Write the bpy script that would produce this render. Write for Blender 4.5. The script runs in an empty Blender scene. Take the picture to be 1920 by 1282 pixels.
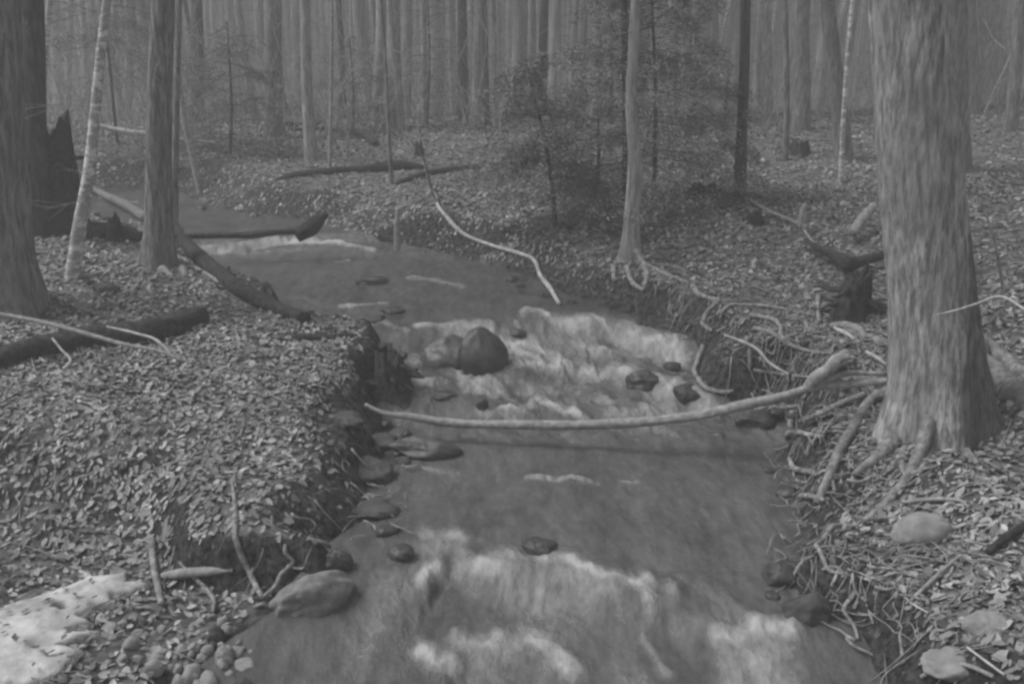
import bpy, math, random
import numpy as np
from mathutils import Vector

# ------------------------------------------------------------------ camera, world, sun
S = bpy.context.scene
F, CX, CY, CZ = 1844.0, 960.0, 641.0, 3.0       # focal length in photo pixels, centre, eye height
TH = math.atan((CY - 100.0) / F)
cam = bpy.data.objects.new('camera', bpy.data.cameras.new('camera'))
S.collection.objects.link(cam); S.camera = cam
cam.location = (0, 0, CZ); cam.rotation_euler = (math.pi/2 - TH, 0, 0)
cam.data.sensor_width = 36; cam.data.lens = 36*F/1920; cam.data.clip_end = 1000; cam.data.clip_start = .05

SUN_EL, SUN_AZ = math.radians(52), math.radians(-68)     # azimuth from +Y, negative = left
W = bpy.data.worlds.new('World'); S.world = W; W.use_nodes = True
wn = W.node_tree; bg = wn.nodes['Background']
sky = wn.nodes.new('ShaderNodeTexSky'); sky.sky_type = 'NISHITA'; sky.sun_disc = False
sky.sun_elevation = SUN_EL; sky.sun_rotation = SUN_AZ
bw = wn.nodes.new('ShaderNodeRGBToBW')
wn.links.new(sky.outputs[0], bw.inputs[0]); wn.links.new(bw.outputs[0], bg.inputs[0])
bg.inputs[1].default_value = 0.135
sl = bpy.data.lights.new('sun', 'SUN'); sl.energy = 2.4; sl.angle = math.radians(24); sl.color = (1, 1, 1)
sun = bpy.data.objects.new('sun', sl); S.collection.objects.link(sun)
sd = Vector((math.sin(SUN_AZ)*math.cos(SUN_EL), math.cos(SUN_AZ)*math.cos(SUN_EL)-.25, math.sin(SUN_EL)))
sun.rotation_euler = sd.to_track_quat('Z', 'Y').to_euler()
S.view_settings.view_transform = 'Standard'; S.view_settings.look = 'None'
S.view_settings.exposure = 1.0; S.view_settings.gamma = 1
S.render.engine = 'CYCLES'
S.cycles.max_bounces = 4; S.cycles.diffuse_bounces = 2; S.cycles.glossy_bounces = 2; S.cycles.volume_bounces = 1
S.cycles.use_denoising = True
S.cycles.pixel_filter_type = 'GAUSSIAN'; S.cycles.filter_width = 3.0

R = random.Random(7); NR = np.random.default_rng(7)
COL = S.collection

# ------------------------------------------------------------------ projection helpers
def ray(x, y):
    dx, dy = (x-CX)/F, (CY-y)/F
    return np.array([dx, math.cos(TH)+dy*math.sin(TH), -math.sin(TH)+dy*math.cos(TH)])
def at_z(x, y, z):
    d = ray(x, y); return np.array([0, 0, CZ]) + d*((z-CZ)/d[2])
def at_Y(x, y, Y):
    d = ray(x, y); return np.array([0, 0, CZ]) + d*(Y/d[1])
def mpp(p):                                       # metres per photo pixel at a point
    return (p[1]*math.cos(TH) + (CZ-p[2])*math.sin(TH))/F

# ------------------------------------------------------------------ noise
def _h(ix, iy, s):
    n = (ix.astype(np.int64)*374761393 + iy.astype(np.int64)*668265263 + s*974634777) & 0xffffffff
    n = ((n ^ (n >> 13))*1274126177) & 0xffffffff
    return ((n ^ (n >> 16)) & 0xffff)/65535.0
def vn(x, y, s=0):
    x = np.asarray(x, float); y = np.asarray(y, float)
    ix, iy = np.floor(x), np.floor(y); fx, fy = x-ix, y-iy
    fx = fx*fx*(3-2*fx); fy = fy*fy*(3-2*fy)
    a, b, c, d = _h(ix, iy, s), _h(ix+1, iy, s), _h(ix, iy+1, s), _h(ix+1, iy+1, s)
    return (a*(1-fx)+b*fx)*(1-fy) + (c*(1-fx)+d*fx)*fy*1.0
def fbm(x, y, s=0, o=4):
    t = 0; a = 1; w = 0
    for k in range(o):
        t = t + a*vn(x*2**k, y*2**k, s+k*17); w += a; a *= .5
    return t/w
def sst(t): t = np.clip(t, 0, 1); return t*t*(3-2*t)

# ------------------------------------------------------------------ water level
def curve(pts, z):
    P = np.array([at_z(x, y, z) for x, y in pts]); P = P[np.argsort(P[:, 0])]
    return P[:, 0], P[:, 1]
STEPS = [
 (curve([(600,1330),(780,1222),(870,1200),(1000,1196),(1070,1255),(1200,1300),(1330,1190),(1420,1166),(1490,1168),(1600,1200)], .10), .07, .25),
 (curve([(600,1035),(780,1000),(860,1008),(950,1036),(1080,1050),(1130,1082),(1230,1094),(1290,1088),(1400,1105),(1500,1140)], .30), .15, .26),
 (curve([(700,768),(830,750),(900,760),(1000,765),(1050,752),(1150,765),(1280,740),(1400,745)], .36), .07, .28),
 (curve([(700,705),(790,712),(870,695),(950,696),(1050,682),(1120,668),(1250,705),(1400,725)], .47), .12, .36),
 (curve([(640,650),(730,630),(840,614),(900,610),(980,602),(1050,608),(1150,606),(1220,632),(1400,660)], .60), .14, .36),
 (curve([(300,452),(450,447),(560,438),(700,436)], .93), .08, .09),
]
def zw(X, Y):
    z = np.zeros(np.broadcast(X, Y).shape)
    for k_, ((cx, cy), dz, s) in enumerate(STEPS):
        if k_ < 2:
            a_, b_ = ((-.45, .5), (-.6, .8))[k_]
            s = s + (1.0, .9)[k_]*(1-sst((np.asarray(X)-a_)/.25)*(1-sst((np.asarray(X)-b_)/.3)))
        yc = np.interp(X, cx, cy) + .22*(fbm(np.asarray(X)*4.5, np.asarray(X)*0+dz*50, 8, 3)-.5)
        z = z + dz*sst((Y-yc)/s+1)
    z = z + .04*sst((Y-4)/1.5) + .09*sst((Y-11)/.6) + .02*np.clip(Y-5, 0, 1.5) + .055*np.clip(Y-8.2, 0, 2.3) + .01*np.clip(Y-11, 0, 5)
    return z
def edge(pts):
    # waterline traced row by row, turned into X as a function of Y at water height
    out = []
    for x, y in pts:
        z = .5
        for _ in range(12):
            p = at_z(x, y, z); z = .5*z + .5*float(zw(p[0], p[1]))
        out.append((p[1], p[0]))
    out.sort(); a = np.array(out); return a[:, 0], a[:, 1]
EL = edge([(330,1400),(430,1282),(520,1200),(600,1155),(650,1075),(690,1020),(765,968),(745,900),(790,850),(740,800),(720,745),(745,690),(745,650),(650,625),(570,600),(440,525),(355,462),(250,432),(175,405),(160,370),(120,335)])
ER = edge([(1680,1400),(1610,1282),(1560,1190),(1440,1100),(1475,1000),(1480,930),(1450,870),(1455,800),(1400,760),(1300,742),(1270,690),(1230,630),(1130,590),(1040,560),(950,520),(830,482),(700,455),(620,436),(540,412),(400,396),(340,383),(300,350),(265,332)])
def XL(Y): return np.interp(Y, *EL)
def XR(Y): return np.interp(Y, *ER)

# ------------------------------------------------------------------ ground height
G = np.array([
 (-8,3.5,.4),(-8,6,.7),(-3.2,4.9,.27),(-2.3,4.9,.29),(-1.2,4.9,.40),(-3,5.5,.54),(-1.5,5.5,.54),(-3,6.5,.70),(-1.3,6.5,.64),(-4,8,.82),(-2,8,.78),(-4.5,9.5,.98),(-3.3,9.6,.93),(-5,11,1.1),(-7,13,1.3),(-10,10,1.4),(-14,14,1.8),
 (1.7,3.2,.35),(1.6,4,.36),(2.5,4,.52),(3.5,3,.6),(1.9,5,.42),(3,5,.66),(2.6,6,.64),(1.9,6.2,.55),(3.6,6,.86),(2,7.5,.86),(1.5,8.5,.96),(.6,9.5,.98),(3,8,1.04),(5,8,1.28),(8,7,1.5),(7,4,1.2),
 (-.5,11,1.12),(-2,12,1.20),(-3.4,13,1.28),(-3,16,1.38),(0,14,1.38),(3,12,1.36),(6,12,1.52),(10,12,1.8),(0,18,1.60),(5,18,1.70),(10,18,1.88),(-8,18,1.5),(-4.5,18,1.46),(-3,21,1.6),(1,21,1.74),(6,21,1.76),(12,21,1.95),(-8,22,1.5),(-14,20,1.7),(-4,8.8,.93)])
def ground0(X, Y):
    X = np.asarray(X, float); Y = np.asarray(Y, float)
    n = np.zeros(X.shape); w = np.zeros(X.shape)
    for gx, gy, gz in G:
        sc = 1 + .12*max(gy-6, 0)
        k = 1/(((X-gx)**2+(Y-gy)**2)/sc**2+.06)**2
        n = n + k*gz; w = w + k
    return n/w
YB = curve([(-300,1062),(0,1068),(150,1072),(270,1092),(400,1108),(520,1124),(650,1130)], .12)
def bank_w(X, Y, xl, xr):
    lf = .30+.42*sst((Y-4.9)/.3)*(1-sst((Y-6.6)/.5)); rt = .36+.25*sst((Y-6.3)/.5)*(1-sst((Y-9)/.8))
    return np.where(X < (xl+xr)/2, lf, rt)
def soilness(X, Y):
    """1 on the bare eroded bank faces, 0 on the leafy ground"""
    xl, xr = XL(Y), XR(Y); d = np.maximum(xl-X, X-xr); w = bank_w(X, Y, xl, xr)
    w = w*(.75+1.5*(fbm(X*3.5, Y*3.5, 15, 4)-.42))
    v = (1-sst((d-w*.8)/.22))*(Y < 10.5)*(d > -.3)
    return v*np.where((X < 0) & (Y < np.interp(X, *YB)-.02), .35, 1)
def h(X, Y, fine=True):
    X = np.asarray(X, float); Y = np.asarray(Y, float); X, Y = np.broadcast_arrays(X, Y)
    g = ground0(X, Y)
    far = 1.25 + .12*np.clip(Y-50, 0, 110) + .05*np.clip(np.abs(X)-20, 0, 80)
    t = sst((Y-21.5)/7); g = g*(1-t) + far*t
    wl = zw(X, Y)
    # gravel beach at lower left
    yb = np.interp(X, *YB)
    xl, xr = XL(Y), XR(Y)
    wob = .13*(fbm(X*1.5+3, Y*3, 5, 4)-.5)*2
    dl, dr = xl+wob*.5-X, X-xr+wob
    beach = .10 + .05*np.clip(dl, 0, 3) + .05*(fbm(X*3, Y*3, 9)-.5)
    t = sst((Y-yb+.22*(fbm(X*5, Y*5, 3)-.5))/(.13+.75*sst((-1.75-X)/.5)))
    lg = np.where((X < 0) & (Y < 6), beach*(1-t)+g*t, g)
    act = 1-sst((Y-15.2)/1.2)
    bwid = bank_w(X, Y, xl, xr)*(1+.5*(vn(X*2, Y*2, 31)-.5)) + .75*sst((Y-8.3)/3)*(X > (xl+xr)/2) + .3*sst((Y-9)/3)
    bwid = np.where((X < (xl+xr)/2) & (Y < 4.75), .5, bwid)
    d = np.maximum(dl, dr)
    prof = sst((d+.05)/bwid)
    bed = wl - .16 - .05*vn(X*4, Y*4, 77)
    z = bed + (lg-bed)*prof
    z = g*(1-act) + z*act if True else z
    z = np.maximum(z, np.where(act*(d < 0) > .5, -5, -5))
    if fine:
        rough = .10*(fbm(X*1.1, Y*1.1, 1, 3)-.5)*np.clip(d*1.5, 0, 1) + .05*(fbm(X*4, Y*4, 2, 3)-.5)*np.clip(d*3+.3, .3, 1)
        rough = rough + .16*(fbm(X*6, Y*6, 12, 4)-.5)*np.clip(1-np.abs(d-.12)/.35, 0, 1)*(Y < 16)
        z = z + rough
    return z
def surf(X, Y):
    z = h(X, Y); ins = (Y < 15.8) & (X > XL(Y)-.4) & (X < XR(Y)+.4)
    return np.where(ins, np.maximum(z, zw(X, Y)), z)
TT = np.concatenate([np.arange(2.5, 14, .012), np.arange(14, 90, .05)])
def hit(x, y, fn=surf):
    d = ray(x, y); L = TT
    X, Y, Z = d[0]*L, d[1]*L, CZ+d[2]*L
    b = np.nonzero(Z < fn(X, Y))[0]
    i = b[0] if len(b) else len(L)-1
    return np.array([X[i], Y[i], Z[i]])

# ------------------------------------------------------------------ object helpers
def tag(o, label=None, cat=None, group=None, kind=None):
    for k, v in (('label', label), ('category', cat), ('group', group), ('kind', kind)):
        if v: o[k] = v
    return o
def mesh(name, V, Fs, mat, parent=None, smooth=True, attrs=None, nsides=None):
    me = bpy.data.meshes.new(name)
    V = np.asarray(V, np.float32)
    if isinstance(Fs, np.ndarray):
        n, k = Fs.shape
        me.vertices.add(len(V)); me.vertices.foreach_set('co', V.ravel())
        me.loops.add(n*k); me.loops.foreach_set('vertex_index', Fs.astype(np.int32).ravel())
        me.polygons.add(n); me.polygons.foreach_set('loop_start', np.arange(0, n*k, k, dtype=np.int32))
        me.polygons.foreach_set('loop_total', np.full(n, k, np.int32))
    else:
        me.from_pydata(V.tolist(), [], [list(f) for f in Fs])
    if smooth: me.polygons.foreach_set('use_smooth', np.ones(len(me.polygons), bool))
    me.update(calc_edges=True); me.validate()
    for an, (arr) in (attrs or {}).items():
        a = me.attributes.new(an, 'FLOAT', 'POINT'); a.data.foreach_set('value', np.asarray(arr, np.float32))
    me.materials.append(mat)
    o = bpy.data.objects.new(name, me); COL.objects.link(o)
    if parent is not None: o.parent = parent; o.matrix_parent_inverse = parent.matrix_world.inverted() if False else o.matrix_parent_inverse
    return o
def empty(name, loc):
    o = bpy.data.objects.new(name, None); COL.objects.link(o); o.location = loc; o.empty_display_size = .1
    return o
def smooth_line(P, n):
    P = np.asarray(P, float)
    if len(P) == 2: P = np.vstack([P[0], (P[0]+P[1])/2, P[1]])
    seg = np.maximum(np.linalg.norm(np.diff(P, axis=0), axis=1), 1e-6); cum = np.concatenate([[0], np.cumsum(seg)])
    sl_ = np.diff(P, axis=0)/seg[:, None]; m = np.vstack([sl_[0], (sl_[:-1]*seg[1:, None]+sl_[1:]*seg[:-1, None])/(seg[1:]+seg[:-1])[:, None], sl_[-1]])
    s = np.linspace(0, cum[-1], n); i = np.clip(np.searchsorted(cum, s, 'right')-1, 0, len(P)-2)
    hh = seg[i][:, None]; t = ((s-cum[i])[:, None]/hh)
    return (2*t**3-3*t*t+1)*P[i]+(t**3-2*t*t+t)*hh*m[i]+(3*t*t-2*t**3)*P[i+1]+(t**3-t*t)*hh*m[i+1]
def tube(P, rad, seg=10, disp=None, caps=True):
    """rings along P with radius rad; disp(angle, length) scales the radius"""
    P = np.asarray(P, float); n = len(P); rad = np.broadcast_to(rad, (n,))
    T = np.gradient(P, axis=0); T /= np.linalg.norm(T, axis=1)[:, None]+1e-9
    up = np.array([0, 0, 1.]) if abs(T[:, 2]).mean() < .8 else np.array([0, -1., 0])
    A = np.cross(T, up); A /= np.linalg.norm(A, axis=1)[:, None]+1e-9; B = np.cross(A, T)
    ang = np.linspace(0, 2*np.pi, seg, endpoint=False)
    cum = np.concatenate([[0], np.cumsum(np.linalg.norm(np.diff(P, axis=0), axis=1))])
    AA, LL = np.meshgrid(ang, cum)
    r = rad[:, None]*np.ones((1, seg))
    if disp is not None: r = r*disp(AA, LL)
    V = P[:, None, :] + r[..., None]*(np.cos(AA)[..., None]*A[:, None, :]+np.sin(AA)[..., None]*B[:, None, :])
    V = V.reshape(-1, 3)
    i = np.arange(n-1)[:, None]*seg; j = np.arange(seg)[None, :]; j2 = (j+1) % seg
    Fq = np.stack([i+j, i+j2, i+seg+j2, i+seg+j], -1).reshape(-1, 4)
    if caps:
        c0, c1 = len(V), len(V)+1
        V = np.vstack([V, P[0], P[-1]])
        e = []
        a = np.arange(seg); b = (a+1) % seg
        e.append(np.stack([b, a, np.full(seg, c0), np.full(seg, c0)], -1))
        e.append(np.stack([(n-1)*seg+a, (n-1)*seg+b, np.full(seg, c1), np.full(seg, c1)], -1))
        # caps as degenerate-free triangles doubled through mid points would be heavy: keep as tris list
        return V, Fq, np.vstack([x[:, :3] for x in e])
    return V, Fq, np.zeros((0, 3), int)
class MB:
    def __init__(s): s.V = []; s.Q = []; s.T = []; s.n = 0; s.a = []
    def add(s, V, Q=None, T=None, a=0.):
        V = np.asarray(V); s.V.append(V)
        if Q is not None and len(Q): s.Q.append(np.asarray(Q)+s.n)
        if T is not None and len(T): s.T.append(np.asarray(T)+s.n)
        s.a.append(np.full(len(V), a)); s.n += len(V)
    def tube(s, P, r, seg=6, disp=None, a=0., n=None):
        P = smooth_line(P, n or max(4, len(P)*3)); m = len(P); r = np.atleast_1d(np.asarray(r, float))
        r = np.interp(np.linspace(0, 1, m), np.linspace(0, 1, len(r)), r) if len(r) > 1 else np.full(m, r[0])
        s.add(*tube(P, r, seg, disp), a=a)
    def build(s, name, mat, parent=None, origin=None, smooth=True, attr='tone'):
        V = np.vstack(s.V)
        if origin is not None: V = V-np.asarray(origin)
        me = bpy.data.meshes.new(name)
        Q = np.vstack(s.Q) if s.Q else np.zeros((0, 4), int); T = np.vstack(s.T) if s.T else np.zeros((0, 3), int)
        nq, nt = len(Q), len(T)
        me.vertices.add(len(V)); me.vertices.foreach_set('co', V.astype(np.float32).ravel())
        me.loops.add(nq*4+nt*3); me.loops.foreach_set('vertex_index', np.concatenate([Q.ravel(), T.ravel()]).astype(np.int32))
        me.polygons.add(nq+nt)
        me.polygons.foreach_set('loop_start', np.concatenate([np.arange(nq)*4, nq*4+np.arange(nt)*3]).astype(np.int32))
        me.polygons.foreach_set('loop_total', np.concatenate([np.full(nq, 4), np.full(nt, 3)]).astype(np.int32))
        me.polygons.foreach_set('use_smooth', np.full(nq+nt, smooth))
        me.update(calc_edges=True)
        a = me.attributes.new(attr, 'FLOAT', 'POINT'); a.data.foreach_set('value', np.concatenate(s.a).astype(np.float32))
        me.materials.append(mat)
        o = bpy.data.objects.new(name, me); COL.objects.link(o)
        if parent is not None: o.parent = parent
        elif origin is not None: o.location = tuple(origin)
        return o

# ------------------------------------------------------------------ materials
def newmat(name, rough=.85, spec=.3):
    m = bpy.data.materials.new(name); m.use_nodes = True
    b = m.node_tree.nodes['Principled BSDF']; b.inputs['Roughness'].default_value = rough
    b.inputs['Specular IOR Level'].default_value = spec
    return m, m.node_tree, b
def N(t, typ, **kw):
    n = t.nodes.new(typ)
    for k, v in kw.items(): setattr(n, k, v)
    return n
def ramp(t, src, stops):
    r = N(t, 'ShaderNodeValToRGB'); e = r.color_ramp.elements
    while len(e) > 1: e.remove(e[-1])
    e[0].position = stops[0][0]; e[0].color = (stops[0][1],)*3+(1,)
    for p, c in stops[1:]:
        q = e.new(p); q.color = (c,)*3+(1,)
    t.links.new(src, r.inputs[0]); return r.outputs[0]
def coords(t, scale, kind='Object'):
    tc = N(t, 'ShaderNodeTexCoord'); mp = N(t, 'ShaderNodeMapping'); mp.inputs['Scale'].default_value = scale
    t.links.new(tc.outputs[kind], mp.inputs[0]); return mp.outputs[0]
def noise(t, vec, sc, det=5, rough=.6):
    n = N(t, 'ShaderNodeTexNoise'); n.inputs['Scale'].default_value = sc; n.inputs['Detail'].default_value = det
    n.inputs['Roughness'].default_value = rough; t.links.new(vec, n.inputs['Vector']); return n.outputs['Fac']
def math_(t, op, a, b=None):
    n = N(t, 'ShaderNodeMath', operation=op)
    for i, v in enumerate((a, b)):
        if v is None: continue
        if isinstance(v, (int, float)): n.inputs[i].default_value = v
        else: t.links.new(v, n.inputs[i])
    return n.outputs[0]
def bump(t, b, hgt, strength, dist):
    n = N(t, 'ShaderNodeBump'); n.inputs['Strength'].default_value = strength; n.inputs['Distance'].default_value = dist
    t.links.new(hgt, n.inputs['Height']); t.links.new(n.outputs[0], b.inputs['Normal'])
def mix(t, f, a, b):
    n = N(t, 'ShaderNodeMix', data_type='RGBA')
    for s_, v in ((n.inputs[0], f), (n.inputs[6], a), (n.inputs[7], b)):
        if isinstance(v, (int, float)): s_.default_value = v if s_ == n.inputs[0] else (v, v, v, 1)
        else: t.links.new(v, s_)
    return n.outputs[2]

def bark(name, lo, hi, stretch=.18, sc=26, patch=None, patchcol=.45, bs=.9, strip=False):
    m, t, b = newmat(name, .9, .2)
    v = coords(t, (1, 1, stretch)); n1 = noise(t, v, sc, 6, .65)
    c = ramp(t, n1, [(.40, lo), (.62, hi)])
    v2 = coords(t, (1, 1, .6)); n2 = noise(t, v2, 3.2, 4, .6)
    c = mix(t, ramp(t, n2, [(.4, 0), (.62, .55)]), c, (lo*.6+hi*.4)*.75 if not patch else patchcol*.6)
    if patch:
        v3 = coords(t, (1, 1, 2.2)); n3 = noise(t, v3, patch, 3, .6)
        c = mix(t, ramp(t, n3, [(.5, 0), (.58, 1)]), c, patchcol)
    if strip:   # bark colour multiplied darker to the right of a wavy leaning seam
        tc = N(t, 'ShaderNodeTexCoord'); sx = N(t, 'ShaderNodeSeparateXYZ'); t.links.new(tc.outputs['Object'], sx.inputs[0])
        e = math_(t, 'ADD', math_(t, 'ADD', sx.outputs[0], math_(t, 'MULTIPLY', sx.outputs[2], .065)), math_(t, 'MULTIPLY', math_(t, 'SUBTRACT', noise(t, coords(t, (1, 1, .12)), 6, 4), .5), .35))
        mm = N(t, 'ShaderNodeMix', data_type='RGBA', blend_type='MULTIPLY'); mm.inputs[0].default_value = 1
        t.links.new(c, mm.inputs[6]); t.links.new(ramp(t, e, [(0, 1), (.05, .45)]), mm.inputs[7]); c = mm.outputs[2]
    t.links.new(c, b.inputs['Base Color']); bump(t, b, n1, bs, .02)
    return m
M = {}
M['bark'] = bark('grey_bark', .07, .22)
M['bark_dark'] = bark('dark_bark', .03, .09)
M['bark_light'] = bark('light_bark', .14, .34)
M['birch'] = bark('birch_bark', .16, .30, 2.5, 14, 9, .50, .2)
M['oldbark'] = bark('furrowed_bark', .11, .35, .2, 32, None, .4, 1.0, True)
M['moss'] = bark('mossy_wood', .015, .055, 1, 22)
M['wood'] = bark('weathered_wood', .16, .32, 1, 20)
M['pale'] = bark('peeled_wood', .24, .48, 1, 16, None, .4, .3)
M['root'] = bark('root_bark', .10, .32, 1, 24)
M['oldroot'] = bark('old_root_bark', .09, .25, .6, 24)
M['far'] = bark('far_bark', .16, .36, .1, 6)
M['farwood'] = bark('distant_bark', .09, .22, .1, 4)
M['twig'] = bark('twig_bark', .18, .40, 1, 10)
def mat_leaf():
    m, t, b = newmat('dead_leaf', .7, .35)
    at = N(t, 'ShaderNodeAttribute', attribute_name='tone')
    n = noise(t, coords(t, (1, 1, 1)), 60, 3)
    c = math_(t, 'MULTIPLY', at.outputs['Fac'], math_(t, 'ADD', math_(t, 'MULTIPLY', n, .6), .7))
    cc = N(t, 'ShaderNodeCombineColor'); [t.links.new(c, cc.inputs[i]) for i in range(3)]
    t.links.new(cc.outputs[0], b.inputs['Base Color']); return m
M['leaf'] = mat_leaf()
def mat_ground():
    m, t, b = newmat('leafy_soil', .95, .15)
    v = coords(t, (1, 1, 1)); n1 = noise(t, v, 22, 8, .75); n2 = noise(t, v, 2.2, 4)
    vo = N(t, 'ShaderNodeTexVoronoi'); vo.inputs['Scale'].default_value = 17
    wv = N(t, 'ShaderNodeMix', data_type='VECTOR'); nn = N(t, 'ShaderNodeTexNoise'); nn.inputs['Scale'].default_value = 9
    t.links.new(v, nn.inputs['Vector']); wv.inputs[0].default_value = .12
    t.links.new(v, wv.inputs[4]); t.links.new(nn.outputs['Color'], wv.inputs[5]); t.links.new(wv.outputs[1], vo.inputs['Vector'])
    sep = N(t, 'ShaderNodeSeparateColor'); t.links.new(vo.outputs['Color'], sep.inputs[0])
    lit = mix(t, ramp(t, sep.outputs[0], [(.1, 0), (.9, 1)]), .06, .20)
    soil = ramp(t, n1, [(.38, .008), (.62, .10)])
    ge = N(t, 'ShaderNodeNewGeometry'); sx = N(t, 'ShaderNodeSeparateXYZ'); t.links.new(ge.outputs['True Normal'], sx.inputs[0])
    f = math_(t, 'ADD', sx.outputs[2], math_(t, 'MULTIPLY', math_(t, 'SUBTRACT', n2, .5), .35))
    at = N(t, 'ShaderNodeAttribute', attribute_name='soil')
    f = math_(t, 'SUBTRACT', f, math_(t, 'MULTIPLY', at.outputs['Fac'], .5))
    c = mix(t, ramp(t, f, [(.80, 0), (.95, 1)]), soil, lit)
    t.links.new(c, b.inputs['Base Color']); bump(t, b, n1, 1.0, .06); return m
M['ground'] = mat_ground()
def mat_rock(name, lo, hi, rough, spec=.4):
    m, t, b = newmat(name, rough, spec)
    v = coords(t, (1, 1, 1)); n1 = noise(t, v, 7, 7, .65); n2 = noise(t, v, 45, 3)
    c = ramp(t, n1, [(.32, lo), (.68, hi)]); t.links.new(c, b.inputs['Base Color'])
    bump(t, b, math_(t, 'ADD', n1, math_(t, 'MULTIPLY', n2, .3)), .5, .012); return m
M['rock'] = mat_rock('dry_stone', .12, .25, .85)
M['wetrock'] = mat_rock('wet_stone', .018, .06, .5, .35)
M['greyrock'] = mat_rock('half_wet_stone', .05, .22, .7)
M['midrock'] = mat_rock('wet_grey_stone', .035, .12, .5, .4)
M['darkrock'] = mat_rock('mossy_stone', .018, .07, .85)
def mat_snow():
    m, t, b = newmat('old_snow', .8, .3)
    v = coords(t, (1, 1, 1)); n1 = noise(t, v, 6, 6, .6); n2 = noise(t, v, 60, 3)
    t.links.new(ramp(t, n1, [(.32, .18), (.6, .44)]), b.inputs['Base Color'])
    bump(t, b, math_(t, 'ADD', n1, math_(t, 'MULTIPLY', n2, .3)), .6, .02); return m
M['snow'] = mat_snow()
def mat_water():
    m, t, b = newmat('creek_water', .22, .5)
    at = N(t, 'ShaderNodeAttribute', attribute_name='foam')
    v = coords(t, (1.6, .55, 1)); n1 = noise(t, v, 9, 8, .65)
    v2 = coords(t, (1.6, .9, .5)); n2 = noise(t, v2, 20, 9, .75); n3 = noise(t, v, 1.8, 5, .6)
    f = math_(t, 'MULTIPLY', at.outputs['Fac'], math_(t, 'ADD', math_(t, 'MULTIPLY', math_(t, 'MULTIPLY', n2, noise(t, coords(t, (1.3, .7, 1)), 5, 6, .7)), 3.4), .02))
    ff = ramp(t, f, [(.13, 0), (.42, .35), (1.0, 1)])
    murk = ramp(t, math_(t, 'ADD', math_(t, 'MULTIPLY', n1, .6), math_(t, 'MULTIPLY', n3, .4)), [(.36, .034), (.64, .108)])
    c = mix(t, ff, murk, .34)
    t.links.new(c, b.inputs['Base Color'])
    t.links.new(math_(t, 'ADD', math_(t, 'MULTIPLY', ff, .5), .16), b.inputs['Roughness'])
    bump(t, b, math_(t, 'ADD', n1, math_(t, 'MULTIPLY', n2, .7)), .8, .035); return m
M['water'] = mat_water()
def mat_needle():
    m, t, b = newmat('hemlock_needles', .8, .2)
    at = N(t, 'ShaderNodeAttribute', attribute_name='tone')
    cc = N(t, 'ShaderNodeCombineColor'); [t.links.new(at.outputs['Fac'], cc.inputs[i]) for i in range(3)]
    t.links.new(cc.outputs[0], b.inputs['Base Color']); return m
M['needle'] = mat_needle()

# ------------------------------------------------------------------ ground sheet
def spaced(a, b, lo, hi, fine, g=1.12):
    mid = np.arange(lo, hi+1e-6, fine); r = [hi]; s = fine
    while r[-1] < b: s *= g; r.append(r[-1]+s)
    l = [lo]; s = fine
    while l[-1] > a: s *= g; l.append(l[-1]-s)
    return np.concatenate([np.array(l[1:][::-1]), mid, np.array(r[1:])])
gx = spaced(-140, 140, -4.6, 4.4, .028, 1.07); gy = spaced(-60, 190, 2.9, 13.5, .028, 1.03)
XX, YY = np.meshgrid(gx, gy)
ZZ = h(XX, YY)
near = (YY < 25)
SOIL = soilness(XX, YY)
ZZ = ZZ + .018*(fbm(XX*14, YY*14, 50, 3)-.5)*near + .09*SOIL*(fbm(XX*10, YY*10, 51, 4)-.5)
nx, ny = len(gx), len(gy)
ii = (np.arange(ny-1)[:, None]*nx+np.arange(nx-1)[None, :])
Fq = np.stack([ii, ii+1, ii+nx+1, ii+nx], -1).reshape(-1, 4)
g_o = mesh('ground', np.stack([XX, YY, ZZ], -1).reshape(-1, 3), Fq, M['ground'], attrs={'soil': SOIL.ravel()})
tag(g_o, kind='structure')

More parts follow.
